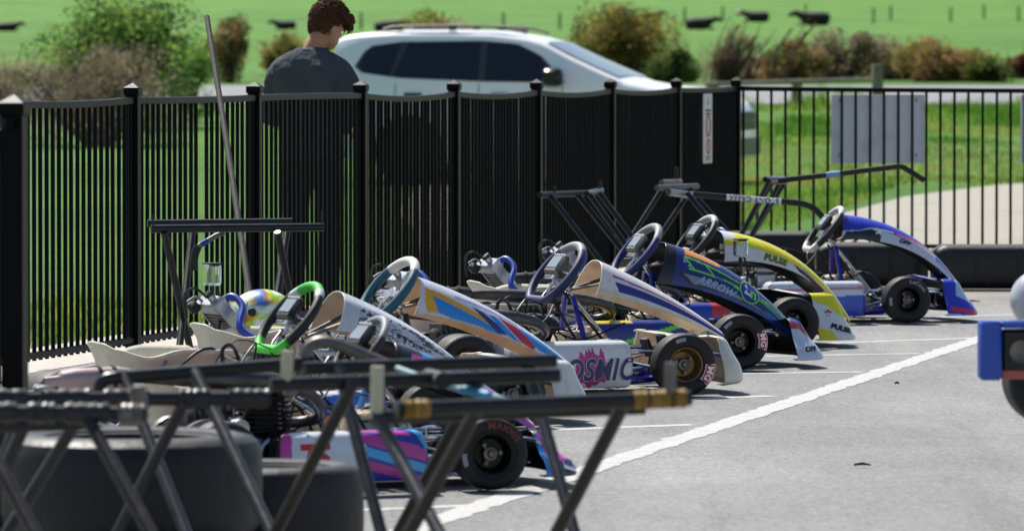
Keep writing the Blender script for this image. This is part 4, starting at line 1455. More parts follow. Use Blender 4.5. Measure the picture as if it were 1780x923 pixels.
make_helmet((hp.x + .02, hp.y, .275), R(172))

# ------------------------------------------------------------ kart stands
def stand(label, frames, extras=(), group='steel kart stands', r=.0165, name='kart_stand'):
    root = empty(name)
    tag(root, label, 'kart stand', group)
    for fr_ in frames:
        A, B, legs, opt = fr_
        mb = MB(); mb.tube([A, B], opt.get('r', r * 1.12), 12)
        rail = mb.build('rail', opt.get('m', m_black), root, 50)
        d = (Vector(B) - Vector(A))
        for (t0, t1, m) in opt.get('sleeves', []):
            mb = MB()
            n = 9
            mb.tube([Vector(A) + d * (t0 + (t1 - t0) * k / n) for k in range(n + 1)],
                    [(opt.get('sr', r * 1.6)) * (1 + .10 * math.sin(k * 2.7 + t0 * 9)) for k in range(n + 1)], 12)
            mb.build('sleeve', m, rail, 50)
        for (t, h, m, rr) in opt.get('pegs', []):
            p = Vector(A) + d * t
            mb = MB(); mb.tube([p + Vector((0, 0, .0)), p + Vector((.002, 0, h))], rr, 10)
            mb.build('peg', m, rail, 50)
        for (P, Q) in legs:
            mb = MB(); mb.tube([P, Q], r, 10)
            leg = mb.build('leg', opt.get('lm', m_black), root, 50)
            mb = MB()
            dd = (Vector(Q) - Vector(P)).normalized()
            mb.tube([Vector(Q) - dd * .03, Vector(Q) + dd * .004], r * 1.3, 10)
            mb.build('rubber_foot', m_plastic, leg, 50)
    for nm, pts, rr, m, sm in extras:
        mb = MB(); mb.tube(pts, rr, 10, smooth=sm)
        mb.build(nm, m, root, 50)
    return root
def foot(px_top, py_top, slope, Y):
    """ground end of a leg seen from (px_top, py_top) sloping by slope photo columns per row, standing at depth Y"""
    py = HOR + CAM_H * FPX / Y
    return Vector(((px_top + slope * (py - py_top) - 890) / FPX * Y, Y, .02))
m_leg2 = mat('scuffed_grey_paint', '#1b1e24', .35, .1, var=.25, dirt=.18)
m_brown = mat('rusty_black_paint', '#17110e', .45, .1, var=.4, dirt=.25)
# nearest stand, right
stand('nearest black kart stand with yellow tape at both ends of its rail', [
    (at(690, 712, 15.0), at(1200, 692, 15.25), [(at(1085, 700, 15.2), foot(1085, 708, -.512, 15.9)), (at(832, 708, 15.08), foot(835, 715, -.55, 15.7))],
     dict(m=m_black, lm=m_brown, sleeves=[(.02, .045, m_tape), (.05, .105, m_tape), (.80, .845, m_tape), (.855, .925, m_tape), (.935, .98, m_tape), (.0, .012, m_plastic)], sr=.0215,
          pegs=[(.93, .085, m_dull, .015)])),
    (at(645, 726, 15.75), at(1120, 708, 15.95), [(at(657, 726, 15.75), foot(657, 730, .516, 15.05)), (at(1082, 709, 15.95), foot(1082, 709, -.50, 16.5))],
     dict(m=m_black, lm=m_leg2, pegs=[(.02, .125, m_peg, .017)]))])
# second stand, middle
stand('black kart stand with two parallel rails in the middle of the foreground', [
    (at(528, 641, 16.8), at(966, 627, 17.0), [(at(588, 640, 16.8), foot(590, 640, .247, 16.3)), (at(915, 628, 17.0), foot(915, 628, .273, 16.4))],
     dict(m=m_black, lm=m_leg2)),
    (at(470, 669, 16.2), at(972, 652, 16.4), [(at(616, 664, 16.2), foot(616, 664, -.51, 16.9)), (at(835, 657, 16.35), foot(835, 657, -.513, 17.0))],
     dict(m=m_black, lm=m_brown, pegs=[(.055, .085, m_peg, .016)]))],
    extras=[('lashing_cord', [at(690, 640, 16.7), at(770, 668, 16.5), at(860, 690, 16.3), at(905, 703, 16.3)], .0075, mat('pale_cord', '#8fb0b0', .6), 3),
            ('cord_wrap', [at(805, 676, 16.36), at(850, 688, 16.28)], .011, mat('cyan_wrap', '#2f8fb8', .5), 0),
            ('hinge_bolt', [at(745, 655, 16.7), at(770, 662, 16.2)], .022, m_brown, 0)])
# third stand, left
stand('black kart stand with a bent end and a curved grey bar on the left', [
    (at(200, 656, 17.2), at(545, 630, 17.3), [(at(338, 646, 17.2), foot(338, 646, .46, 16.5)), (at(215, 655, 17.2), foot(215, 655, .38, 16.6))],
     dict(m=m_black, lm=m_leg2)),
    (at(-60, 694, 16.6), at(470, 693, 16.7), [(at(322, 694, 16.65), foot(322, 700, -.50, 17.1)), (at(45, 694, 16.6), foot(45, 740, -.42, 17.1))],
     dict(m=m_black, lm=m_leg2, sleeves=[(.02, .20, m_sleeve), (.24, .40, m_sleeve), (.45, .60, m_sleeve), (.70, .80, m_sleeve), (.86, .99, m_sleeve)], sr=.027))],
    extras=[('bent_end', [at(205, 656, 17.2), at(185, 659, 17.2), at(174, 668, 17.2), at(170, 690, 17.2)], .018, m_black, 4),
            ('curved_bar', [at(500, 690, 17.3), at(528, 640, 17.3), at(535, 606, 17.3), at(560, 594, 17.3), at(600, 604, 17.3), at(690, 642, 17.3)], .017, m_dull, 5)])
# fourth stand, far left, nearest edge
stand('kart stand with padded sleeves and rusty legs at the left edge', [
    (at(-70, 716, 15.4), at(255, 720, 15.4), [(at(147, 719, 15.4), foot(145, 730, .546, 14.9)), (at(-50, 718, 15.4), foot(-50, 718, .5, 14.9))],
     dict(m=m_black, lm=m_brown, sleeves=[(.05, .3, m_sleeve), (.36, .50, m_sleeve), (.56, .80, m_sleeve), (.85, .98, m_dull)], sr=.026)),
    (at(-80, 742, 15.9), at(150, 735, 15.9), [(at(42, 738, 15.9), foot(42, 745, -.45, 16.3)), (at(130, 736, 15.9), foot(130, 736, -.6, 16.4))],
     dict(m=m_black, lm=m_leg2))],
    extras=[('end_plate', [at(238, 672, 15.6), at(244, 728, 15.6)], .022, m_dull, 0)])
# stand in front of the fence at left
def leg2(pa, pb):
    return (pa, pb)
Zs = 28.9
stand('folding kart stand with double top bars in front of the left fence', [
    (at(262, 398, Zs - .25), at(563, 395, Zs - .1), [(at(285, 403, Zs - .25), Vector((at(285, 400, Zs).x + .14, Zs + .15, .02))), (at(482, 403, Zs - .2), Vector((at(508, 400, Zs).x + .06, Zs + .2, .02)))],
     dict(m=m_black, lm=m_leg2, pegs=[(.01, .06, m_plastic, .004), (.985, .07, m_plastic, .004)])),
    (at(256, 389, Zs + .3), at(508, 386, Zs + .4), [(at(335, 395, Zs + .3), Vector((at(318, 400, Zs).x - .02, Zs - .3, .02))), (at(500, 395, Zs + .3), Vector((at(470, 400, Zs).x - .02, Zs - .3, .02)))],
     dict(m=m_black, lm=m_brown))],
    extras=[('handle_arm', [at(390, 404, Zs), at(375, 410, Zs), at(345, 428, Zs)], .012, m_dull, 0), ('blue_band', [at(362, 418, Zs), at(350, 425, Zs)], .0135, m_blue_hose, 0),
            ('grip', [at(344, 428, Zs), at(338, 445, Zs), at(336, 470, Zs)], .019, m_plastic, 3)], r=.0165)
# three stands beyond the karts
Zt = 38.0
stand('black kart stand farthest left of three behind the karts, against the fence', [
    (at(938, 339, Zt), at(1022, 336, Zt + .5), [(at(958, 341, Zt + .1), Vector((at(1105, 0, Zt).x, Zt - .35, .02))), (at(1006, 341, Zt + .4), Vector((at(1160, 0, Zt).x, Zt + .1, .02)))], dict(m=m_leg2, pegs=[(.3, .05, m_plastic, .008)])),
    (at(1020, 337, Zt + .1), at(1045, 331, Zt + .6), [(at(1025, 338, Zt + .1), Vector((at(1165, 0, Zt).x, Zt - .1, .02))), (at(1042, 336, Zt + .5), Vector((at(1190, 0, Zt).x, Zt + .4, .02)))], dict(m=m_black, pegs=[(.9, .06, m_plastic, .012)]))])
Zt = 39.0
LT = [at(1205, 338, Zt), at(1300, 346, Zt), at(1385, 353, Zt), at(1410, 360, Zt), at(1425, 372, Zt), at(1445, 396, Zt)]
s2 = stand('black kart stand with long tow handle carrying an upside down white name strip', [
    (at(1142, 327, Zt), at(1212, 324, Zt + .5), [(at(1150, 330, Zt + .1), Vector((at(1025, 0, Zt).x, Zt - .3, .02))), (at(1203, 328, Zt + .4), Vector((at(1072, 0, Zt).x, Zt + .1, .02)))], dict(m=m_dull)),
    (at(1150, 318, Zt + .2), at(1182, 316, Zt + .7), [(at(1195, 336, Zt + .2), Vector((at(1345, 0, Zt).x, Zt - .2, .02))), (at(1204, 336, Zt + .6), Vector((at(1372, 0, Zt).x, Zt + .3, .02)))], dict(m=m_dull, pegs=[(.8, .09, m_plastic, .012)]))],
    extras=[('tow_handle', LT, .0195, m_black, 4), ('hinge_block', [at(1162, 334, Zt + .1), at(1206, 340, Zt + .3)], .022, m_alu, 0)])
# name strip on the handle, written upside down
A, B = at(1263, 343, Zt), at(1358, 350.7, Zt)
st_root = empty('name_strip'); st_root.parent = s2
ax = (B - A).normalized(); upv = Vector((0, 0, 1)); upv = (upv - ax * upv.dot(ax)).normalized(); fw = Vector((0, -1, 0))
bpy.data.objects.remove(st_root)
def bar_pt(x, y, off):
    """point on the front of the handle tube: x along it, y round it"""
    a = y / .0195
    return (A + B) / 2 + ax * x + upv * math.sin(a) * (.0195 + off) + fw * math.cos(a) * (.0195 + off)
L2 = (B - A).length / 2
mb = MB(); mb.grid([[bar_pt(-L2 + 2 * L2 * k / 20, y, .0008) for k in range(21)] for y in (-.02, -.012, -.005, .002, .009, .016, .022)])
ns = mb.build('name_strip', m_letter_white, s2)
V, F = text_geo('STONY CREEK', .046, 0, .0012, 1.08)
kx = L2 * .93 / max(abs(v[0]) for v in V)
mb = MB(); mb.add([bar_pt(-x * kx, -y + .001, .0035) for x, y in V], F)
mb.build('lettering', m_letter_navy, ns, 0)
Zt = 41.5
stand('black kart stand farthest right with raised tow handle before the gravel', [
    (at(1330, 312, Zt), at(1362, 311, Zt + .4), [(at(1338, 313, Zt), Vector((at(1240, 0, Zt).x, Zt - .2, .02))), (at(1358, 313, Zt + .4), Vector((at(1262, 0, Zt).x, Zt + .2, .02)))], dict(m=m_black)),
    (at(1340, 317, Zt + .2), at(1366, 316, Zt + .5), [(at(1342, 318, Zt + .2), Vector((at(1232, 0, Zt).x, Zt - .1, .02))), (at(1364, 318, Zt + .5), Vector((at(1256, 0, Zt).x, Zt + .2, .02)))], dict(m=m_leg2))],
    extras=[('tow_handle', [at(1352, 314, Zt), at(1450, 303, Zt), at(1540, 292, Zt), at(1565, 290, Zt), at(1580, 297, Zt), at(1607, 314, Zt)], .0185, m_black, 4),
            ('blue_band', [at(1436, 304.6, Zt), at(1460, 302, Zt)], .0195, mat('pale_blue_tape', '#6f9fc4', .5), 0),
            ('hinge_block', [at(1332, 313, Zt + .05), at(1364, 313, Zt + .1)], .024, m_alu, 0)])

# ------------------------------------------------------------ loose tyres in the foreground
def fn_bigtyre(Rr, w):
    def f(mb):
        ri = Rr * .60
        mb.lathe([(ri, .02), (ri * .98, .05), (ri * 1.03, .016), (ri * 1.12, .006), (Rr * .80, .0), (Rr * .92, .012), (Rr * .985, .04), (Rr, .07), (Rr * 1.004, w / 2),
                  (Rr, w - .07), (Rr * .985, w - .04), (Rr * .97, w - .028), (Rr * .965, w - .022), (Rr * .92, w - .010), (Rr * .80, w), (ri * 1.12, w - .008), (ri * 1.10, w - .014), (ri * 1.03, w - .016), (ri * .98, w - .04), (ri, w - .02),
                  (ri * 1.1, w * .6), (Rr * .93, w * .7), (Rr * .95, w * .5), (Rr * .93, w * .3), (ri * 1.1, w * .4)], axis=(0, 0, 1), n=72, closed=True)
    return f
def big_tyre(label, x, y, z, Rr, w):
    o = part('slick_tyre', ('bt', Rr, w), fn_bigtyre(Rr, w), m_rubber_old, None, 35)
    o.location = (x, y, z); o.rotation_euler = (random.uniform(-.008, .008), 0, random.random() * 6)
    tag(o, label, 'tyre', 'loose tyres lying in the foreground')
T1 = at(228, 0, 17.6)
big_tyre('large slick tyre at the bottom left, upper of its stack', T1.x, 17.6, .150, .355, .285)
big_tyre('large slick tyre at the bottom left, lower of its stack', T1.x + .01, 17.6, .006, .355, .145)
T2 = at(462, 0, 18.25)
big_tyre('smaller slick tyre right of the large stack, behind the crossed legs', T2.x, 18.25, .012, .275, .30)
T0 = at(-120, 0, 18.3)
big_tyre('slick tyre cut off by the left edge, top one of its pair', T0.x, 18.3, .222, .30, .20)
big_tyre('slick tyre cut off by the left edge, bottom one of its pair', T0.x, 18.3, .012, .30, .21)

# ------------------------------------------------------------ black barriers by the far fence
def barrier(label, px0, px1, Y, h=.285, d=.34):
    X0, X1 = (px0 - 890) / FPX * Y, (px1 - 890) / FPX * Y
    mb = MB(); rings = []
    n = 24
    for k in range(n + 1):
        t = k / n
        x = X0 + (X1 - X0) * t
        e = min(t, 1 - t) * (X1 - X0)
        f = min(1.0, (.72 + .28 * min(1, e / .07)))
        ring = []
        for j in range(20):
            a = 2 * math.pi * j / 20
            ca, sa = math.cos(a), math.sin(a)
            ring.append((x, Y + d / 2 + d / 2 * f * math.copysign(abs(ca) ** .42, ca), .012 + h / 2 + h / 2 * f * math.copysign(abs(sa) ** .42, sa)))
        rings.append(ring)
    mb.loft(rings)
    o = mb.build('rubber_barrier', m_rubber_old)
    tag(o, label, 'barrier', 'black barriers along the far fence')
    mb = MB()
    for k in (.33, .66):
        x = X0 + (X1 - X0) * k
        mb.tube([(x, Y + .004, .06), (x, Y + .0, .15), (x, Y + .004, .24)], .012, 8)
    mb.build('moulded_rib', m_rubber_old, o)
barrier('black rubber barrier directly behind the far blue and white kart', 1420, 1615, 41.6)
barrier('black rubber barrier at the right edge beyond the far kart', 1622, 1850, 41.1)
barrier('black rubber barrier farther back behind the yellow kart', 1235, 1425, 44.4)

# ------------------------------------------------------------ raised blue kart, cut off at the right edge
rk = empty('raised_kart')
tag(rk, 'blue bumper of a raised kart cut off by the right edge', 'kart')
Zb = 19.5
m_bluep = mat('blue_plastic', '#1248b0', .35, var=.08, coat=.3)
P0, P1 = at(1702, 557, Zb), at(1890, 660, Zb)
W_, H_ = P1.x - P0.x, P0.z - P1.z
mb = MB()
mb.box((P0.x + .033, Zb, P1.z + H_ / 2), (.066, .12, H_), .008)
mb.box((P0.x + .0665 + W_ / 2, Zb, P0.z - .011), (W_, .12, .022), .006)
mb.build('bumper', m_bluep, rk)
mb = MB(); mb.box((P0.x + .067 + W_ / 2, Zb + .012, P1.z + H_ / 2 - .012), (W_ - .002, .09, H_ - .03), .008); mb.build('bumper_insert', m_plastic, rk)
mb = MB(); mb.lathe([(.0, .0), (.03, .0), (.036, .004), (.036, .01)], (P0.x + .125, Zb - .035, P1.z + H_ * .48), (0, -1, 0), 16); mb.build('end_cap', m_dull, rk)
mb = MB(); mb.box((P0.x + .067 + W_ / 2, Zb - .036, P1.z + .016), (W_, .008, .026), .002); mb.build('red_strip', mat('faded_red', '#b0554c', .5, var=.2), rk)
tw = at(1826, 660, Zb + .25)
o = link('tyre', CACHE[('tyre', .139, .205)] if ('tyre', .139, .205) in CACHE else bpy.data.meshes[0], rk, tw); o.rotation_euler.z = R(4)
mb = MB(); mb.ball((P0.x + .21, Zb + .35, P0.z + .05), (.09, .10, .09), 24, 14); mb.build('muffler_dome', mat('grey_painted_metal', '#b9bcc0', .3, .3, var=.05), rk)
mb = MB()
mb.tube([(P0.x + .12, Zb + .05, P1.z + .05), (P0.x + .2, Zb + .8, P1.z + .02), (P0.x + .2, Zb + 1.3, P1.z + .02)], .016, 8)
mb.tube([(P0.x + .4, Zb + .05, P1.z + .05), (P0.x + .4, Zb + 1.3, P1.z + .02)], .016, 8)
mb.tube([(P0.x + .2, Zb + .35, P1.z + .02), (P0.x + .2, Zb + .35, P0.z + .0)], .012, 8)
mb.build('frame', m_chrome, rk)
mb = MB()
for xx in (P0.x + .36, P0.x + .46):
    mb.tube([(xx, Zb + .4, P1.z + .03), (xx + .02, Zb + .2, .01)], .016, 8)
    mb.tube([(xx, Zb + .9, P1.z + .03), (xx + .02, Zb + 1.1, .01)], .016, 8)
mb.build('trestle_leg', m_black, rk)

# ------------------------------------------------------------ person behind the fence
def person():
    root = empty('person', (-1.135, 36.75, 0), R(-24))
    tag(root, 'person with dark curly hair and grey shirt standing behind the fence, head bowed', 'person')
    m_skin = mat('skin', '#b98468', .5, var=.06, scale=20, sss=.2)
    m_shirt = mat('grey_cotton', '#4b4f55', .9, var=.12, scale=9, bump=.9, bscale=11, bdist=.03, spec=.15)
    m_jeans = mat('dark_denim', '#22262f', .8, var=.15, scale=14)
    m_hair = mat('brown_hair', '#573a29', .75, var=.4, scale=40, spec=.15)
    f = Vector((.46, .84, -.34)).normalized(); r_ = f.cross(Vector((0, 0, 1))).normalized(); u_ = r_.cross(f)
    hc = Vector((.070, .045, 1.655))
    H = lambda a, b, c: hc + f * a + r_ * b + u_ * c
    Rh = Matrix((f, r_ * -1, u_)).transposed()
    mb = MB()
    mb.ball(hc + u_ * .012, (.098, .077, .105), 20, 14, rot=Rh)
    mb.ball(H(.035, 0, -.055), (.066, .058, .072), 16, 12, rot=Rh)
    mb.ball(H(.058, 0, -.098), (.034, .034, .026), 12, 8, rot=Rh)
    mb.ball(H(.102, 0, -.018), (.020, .013, .024), 10, 8, rot=Rh)
    mb.ball(H(.090, 0, -.068), (.016, .026, .012), 10, 8, rot=Rh)
    for s in (-1, 1):
        mb.ball(H(.082, s * .033, .012), (.016, .017, .013), 10, 8, rot=Rh)
        mb.ball(H(-.006, s * .079, -.012), (.022, .010, .034), 12, 8, rot=Rh)
    mb.tube([(.0, -.02, 1.44), (.012, -.005, 1.52), (.05, .02, 1.60), (.07, .035, 1.66)], [.066, .060, .057, .055], 16, smooth=3)
    for s in (-1, 1):
        mb.tube([(s * .21, -.01, 1.40), (s * .262, .04, 1.16), (s * .262, .06, 1.12), (s * .20, .20, 1.06), (s * .12, .31, 1.05)], [.050, .044, .042, .036, .027], 12, smooth=4)
        mb.ball((s * .10, .345, 1.05), (.028, .045, .036), 12, 8)
        for k in range(4):
            b0 = Vector((s * .09 - s * .0, .37, 1.075 - .018 * k)); ln = (.06, .07, .065, .05)[k]
            mb.tube([b0, b0 + Vector((-s * .012, ln * .5, .002)), b0 + Vector((-s * .035, ln * .75, -.004)), b0 + Vector((-s * .05, ln * .7, -.01))], [.0095, .009, .0085, .007], 8)
        mb.tube([(s * .11, .34, 1.08), (s * .085, .375, 1.105), (s * .06, .40, 1.11)], [.012, .0105, .009], 8)
        mb.tube([(s * .10, .0, .98), (s * .105, .0, .75), (s * .11, .02, .50), (s * .11, -.01, .28), (s * .115, -.02, .10)], [.085, .075, .055, .05, .04], 12, smooth=3)
    mb.tube([(0, 0, .9), (0, 0, 1.15), (0, -.01, 1.35), (0, -.01, 1.46)], [.10, .10, .11, .06], 16, smooth=3)
    body = mb.build('body', m_skin, root)
    md = body.modifiers.new('skin', 'REMESH'); md.mode = 'VOXEL'; md.voxel_size = .0075; md.use_smooth_shade = True
    ms = body.modifiers.new('s', 'SMOOTH'); ms.factor = .5; ms.iterations = 5
    # shirt
    mb = MB(); rings = []
    S_ = [(.90, .185, .130, .0), (1.0, .182, .128, .0), (1.12, .186, .130, -.005), (1.24, .200, .138, -.012), (1.34, .218, .142, -.022), (1.42, .225, .130, -.026), (1.465, .205, .108, -.022), (1.500, .145, .088, -.015), (1.522, .098, .078, -.008), (1.535, .074, .07, -.004)]
    pts = [catmull([Vector((z, w, 0)) for z, w, d, y in S_], 5), catmull([Vector((z, d, y)) for z, w, d, y in S_], 5)]
    for a, b in zip(*pts):
        ring = []
        for j in range(48):
            t = 2 * math.pi * j / 48
            ca, sa = math.cos(t), math.sin(t)
            w = a.y * math.copysign(abs(ca) ** .8, ca); d = b.y * math.copysign(abs(sa) ** .85, sa)
            fold = .010 * math.sin(t * 7 + a.x * 6 + 1.2 * math.sin(a.x * 9)) * max(0, min(1, (1.46 - a.x) * 5)) * (.6 + .4 * noise.noise(Vector((t * 2, a.x * 3, 0))))
            spine = .014 * math.exp(-((t - 4.71) / .22) ** 2) if a.x < 1.45 else 0
            k = 1 + fold / .15
            ring.append((w * k, b.z + d * k + spine, a.x))
        rings.append(ring)
    mb.loft(rings)
    for s in (-1, 1):
        mb.tube([(s * .10, -.02, 1.43), (s * .17, -.018, 1.405), (s * .215, -.005, 1.34), (s * .245, .02, 1.22), (s * .262, .045, 1.10)], [.06, .075, .076, .070, .068], 16, smooth=4)
    sh = mb.build('shirt', m_shirt, root)
    md = sh.modifiers.new('cloth', 'REMESH'); md.mode = 'VOXEL'; md.voxel_size = .008; md.use_smooth_shade = True
    ms = sh.modifiers.new('s', 'SMOOTH'); ms.factor = .5; ms.iterations = 14
    tx = bpy.data.textures.new('folds', 'CLOUDS'); tx.noise_scale = .085; tx.noise_depth = 2
    md = sh.modifiers.new('folds', 'DISPLACE'); md.texture = tx; md.strength = .012; md.mid_level = .5; md.texture_coords = 'LOCAL'
    mb = MB()
    mb.tube([(.1 * math.cos(t * .35) * .84 + .005, .1 * math.sin(t * .35) * .78 - .008, 1.522 + .004 * math.sin(t * .35)) for t in range(18)], .006, 8, closed=True)
    mb.build('collar', m_shirt, sh)
    mb = MB()
    for s in (-1, 1):
        mb.tube([(s * .085, .0, .99), (s * .105, .0, .78), (s * .11, .02, .50), (s * .11, -.01, .28), (s * .115, -.02, .07)], [.105, .09, .072, .066, .062], 16, smooth=3)
    mb.ball((0, 0, .93), (.165, .12, .11), 20, 12)
    tr = mb.build('trousers', m_jeans, root)
    md = tr.modifiers.new('cloth', 'REMESH'); md.mode = 'VOXEL'; md.voxel_size = .012; md.use_smooth_shade = True
    for s in (-1, 1):
        mb = MB(); rings = []
        for k in range(9):
            t = k / 8; y = -.09 + .28 * t
            h = .085 * (1 - .6 * t ** 2); w = .045 * (math.sin(math.pi * min(1, .12 + t * .88)) ** .4)
            rings.append([(s * .115 + w * math.cos(q * math.pi / 8), y, .003 + max(0, h * .5 + h * .5 * math.sin(q * math.pi / 8))) for q in range(16)])
        mb.loft(rings); mb.build('shoe', m_plastic, root)
    # hair: cap plus many small curls
    random.seed(11)
    mb = MB()
    rows = []
    for i in range(11):
        a = 1.57 - 2.35 * i / 10
        rows.append([])
        for j in range(28):
            w = 2 * math.pi * j / 28
            lim = a
            back = -math.cos(w)           # 1 at the back of the head
            low = -.12 - .62 * max(0, back)
            if math.cos(w) > .3:
                low = .30
            aa = max(a, low)
            k = 1.05 + .05 * (math.sin(aa) > .2)
            rows[-1].append(H(.106 * k * math.cos(aa) * math.cos(w), .086 * k * math.cos(aa) * math.sin(w), .016 + .116 * k * math.sin(aa)))
    for row in rows:
        row.append(row[0])
    mb.grid(rows)
    for k in range(2600):
        w = random.uniform(0, 2 * math.pi); a = random.uniform(-.62, 1.5)
        cw = math.cos(w)
        if cw > .45 and a < .35: continue
        if cw > -.15 and abs(cw) < .45 and a < -.02: continue
        top = max(0, math.sin(a))
        q = 1.05 + .22 * top * random.random() ** 1.5 + .06 * random.random()
        if a < .1: q = 1.05 + .02 * random.random()
        p = H(.106 * q * math.cos(a) * cw + (.018 if cw > 0 and a > .2 else 0), .086 * q * math.cos(a) * math.sin(w), .016 + .118 * q * math.sin(a))
        n = (p - hc).normalized()
        t1 = n.cross(Vector((random.uniform(-1, 1), random.uniform(-1, 1), random.uniform(-1, 1)))).normalized(); t2 = n.cross(t1)
        rr = random.uniform(.006, .014) * (1 if a > .15 else .5)
        ln = (.6 if a > .2 else .25)
        pts = [p + t1 * rr * math.cos(x * 1.1) + t2 * rr * math.sin(x * 1.1) + n * (.004 * x * ln) - Vector((0, 0, .0022 * x * x * ln)) for x in range(5)]
        mb.tube(pts, [.0022, .0027, .0024, .002, .0008], 4, caps=False)
    for k in range(150):     # fringe falling forward over the brow
        w = random.uniform(-.9, .9)
        p = H(.104 * math.cos(w) + .012 + random.uniform(0, .02), .09 * math.sin(w), .085 + random.uniform(-.02, .03))
        q = random.uniform(.02, .075)
        sd = Vector((random.uniform(-1, 1), random.uniform(-1, 1), 0)) * .008
        pts = [p, p + f * .018 - u_ * q * .3 + sd, p + f * .026 - u_ * q * .65 - sd, p + f * .018 - u_ * q + sd * .5]
        mb.tube(pts, [.004, .0045, .0035, .0015], 4, caps=False, smooth=2)
    mb.build('hair', m_hair, root, 60)
    mb = MB(); mb.box((0, .40, 1.075), (.155, .012, .078), .006, rot=Matrix.Rotation(R(-25), 3, 'X')); 
    ph = mb.build('mobile_phone', m_plastic)
    ph.location = root.location; ph.rotation_euler = root.rotation_euler
    tag(ph, 'dark phone held in front of the person behind the fence', 'phone')
person()

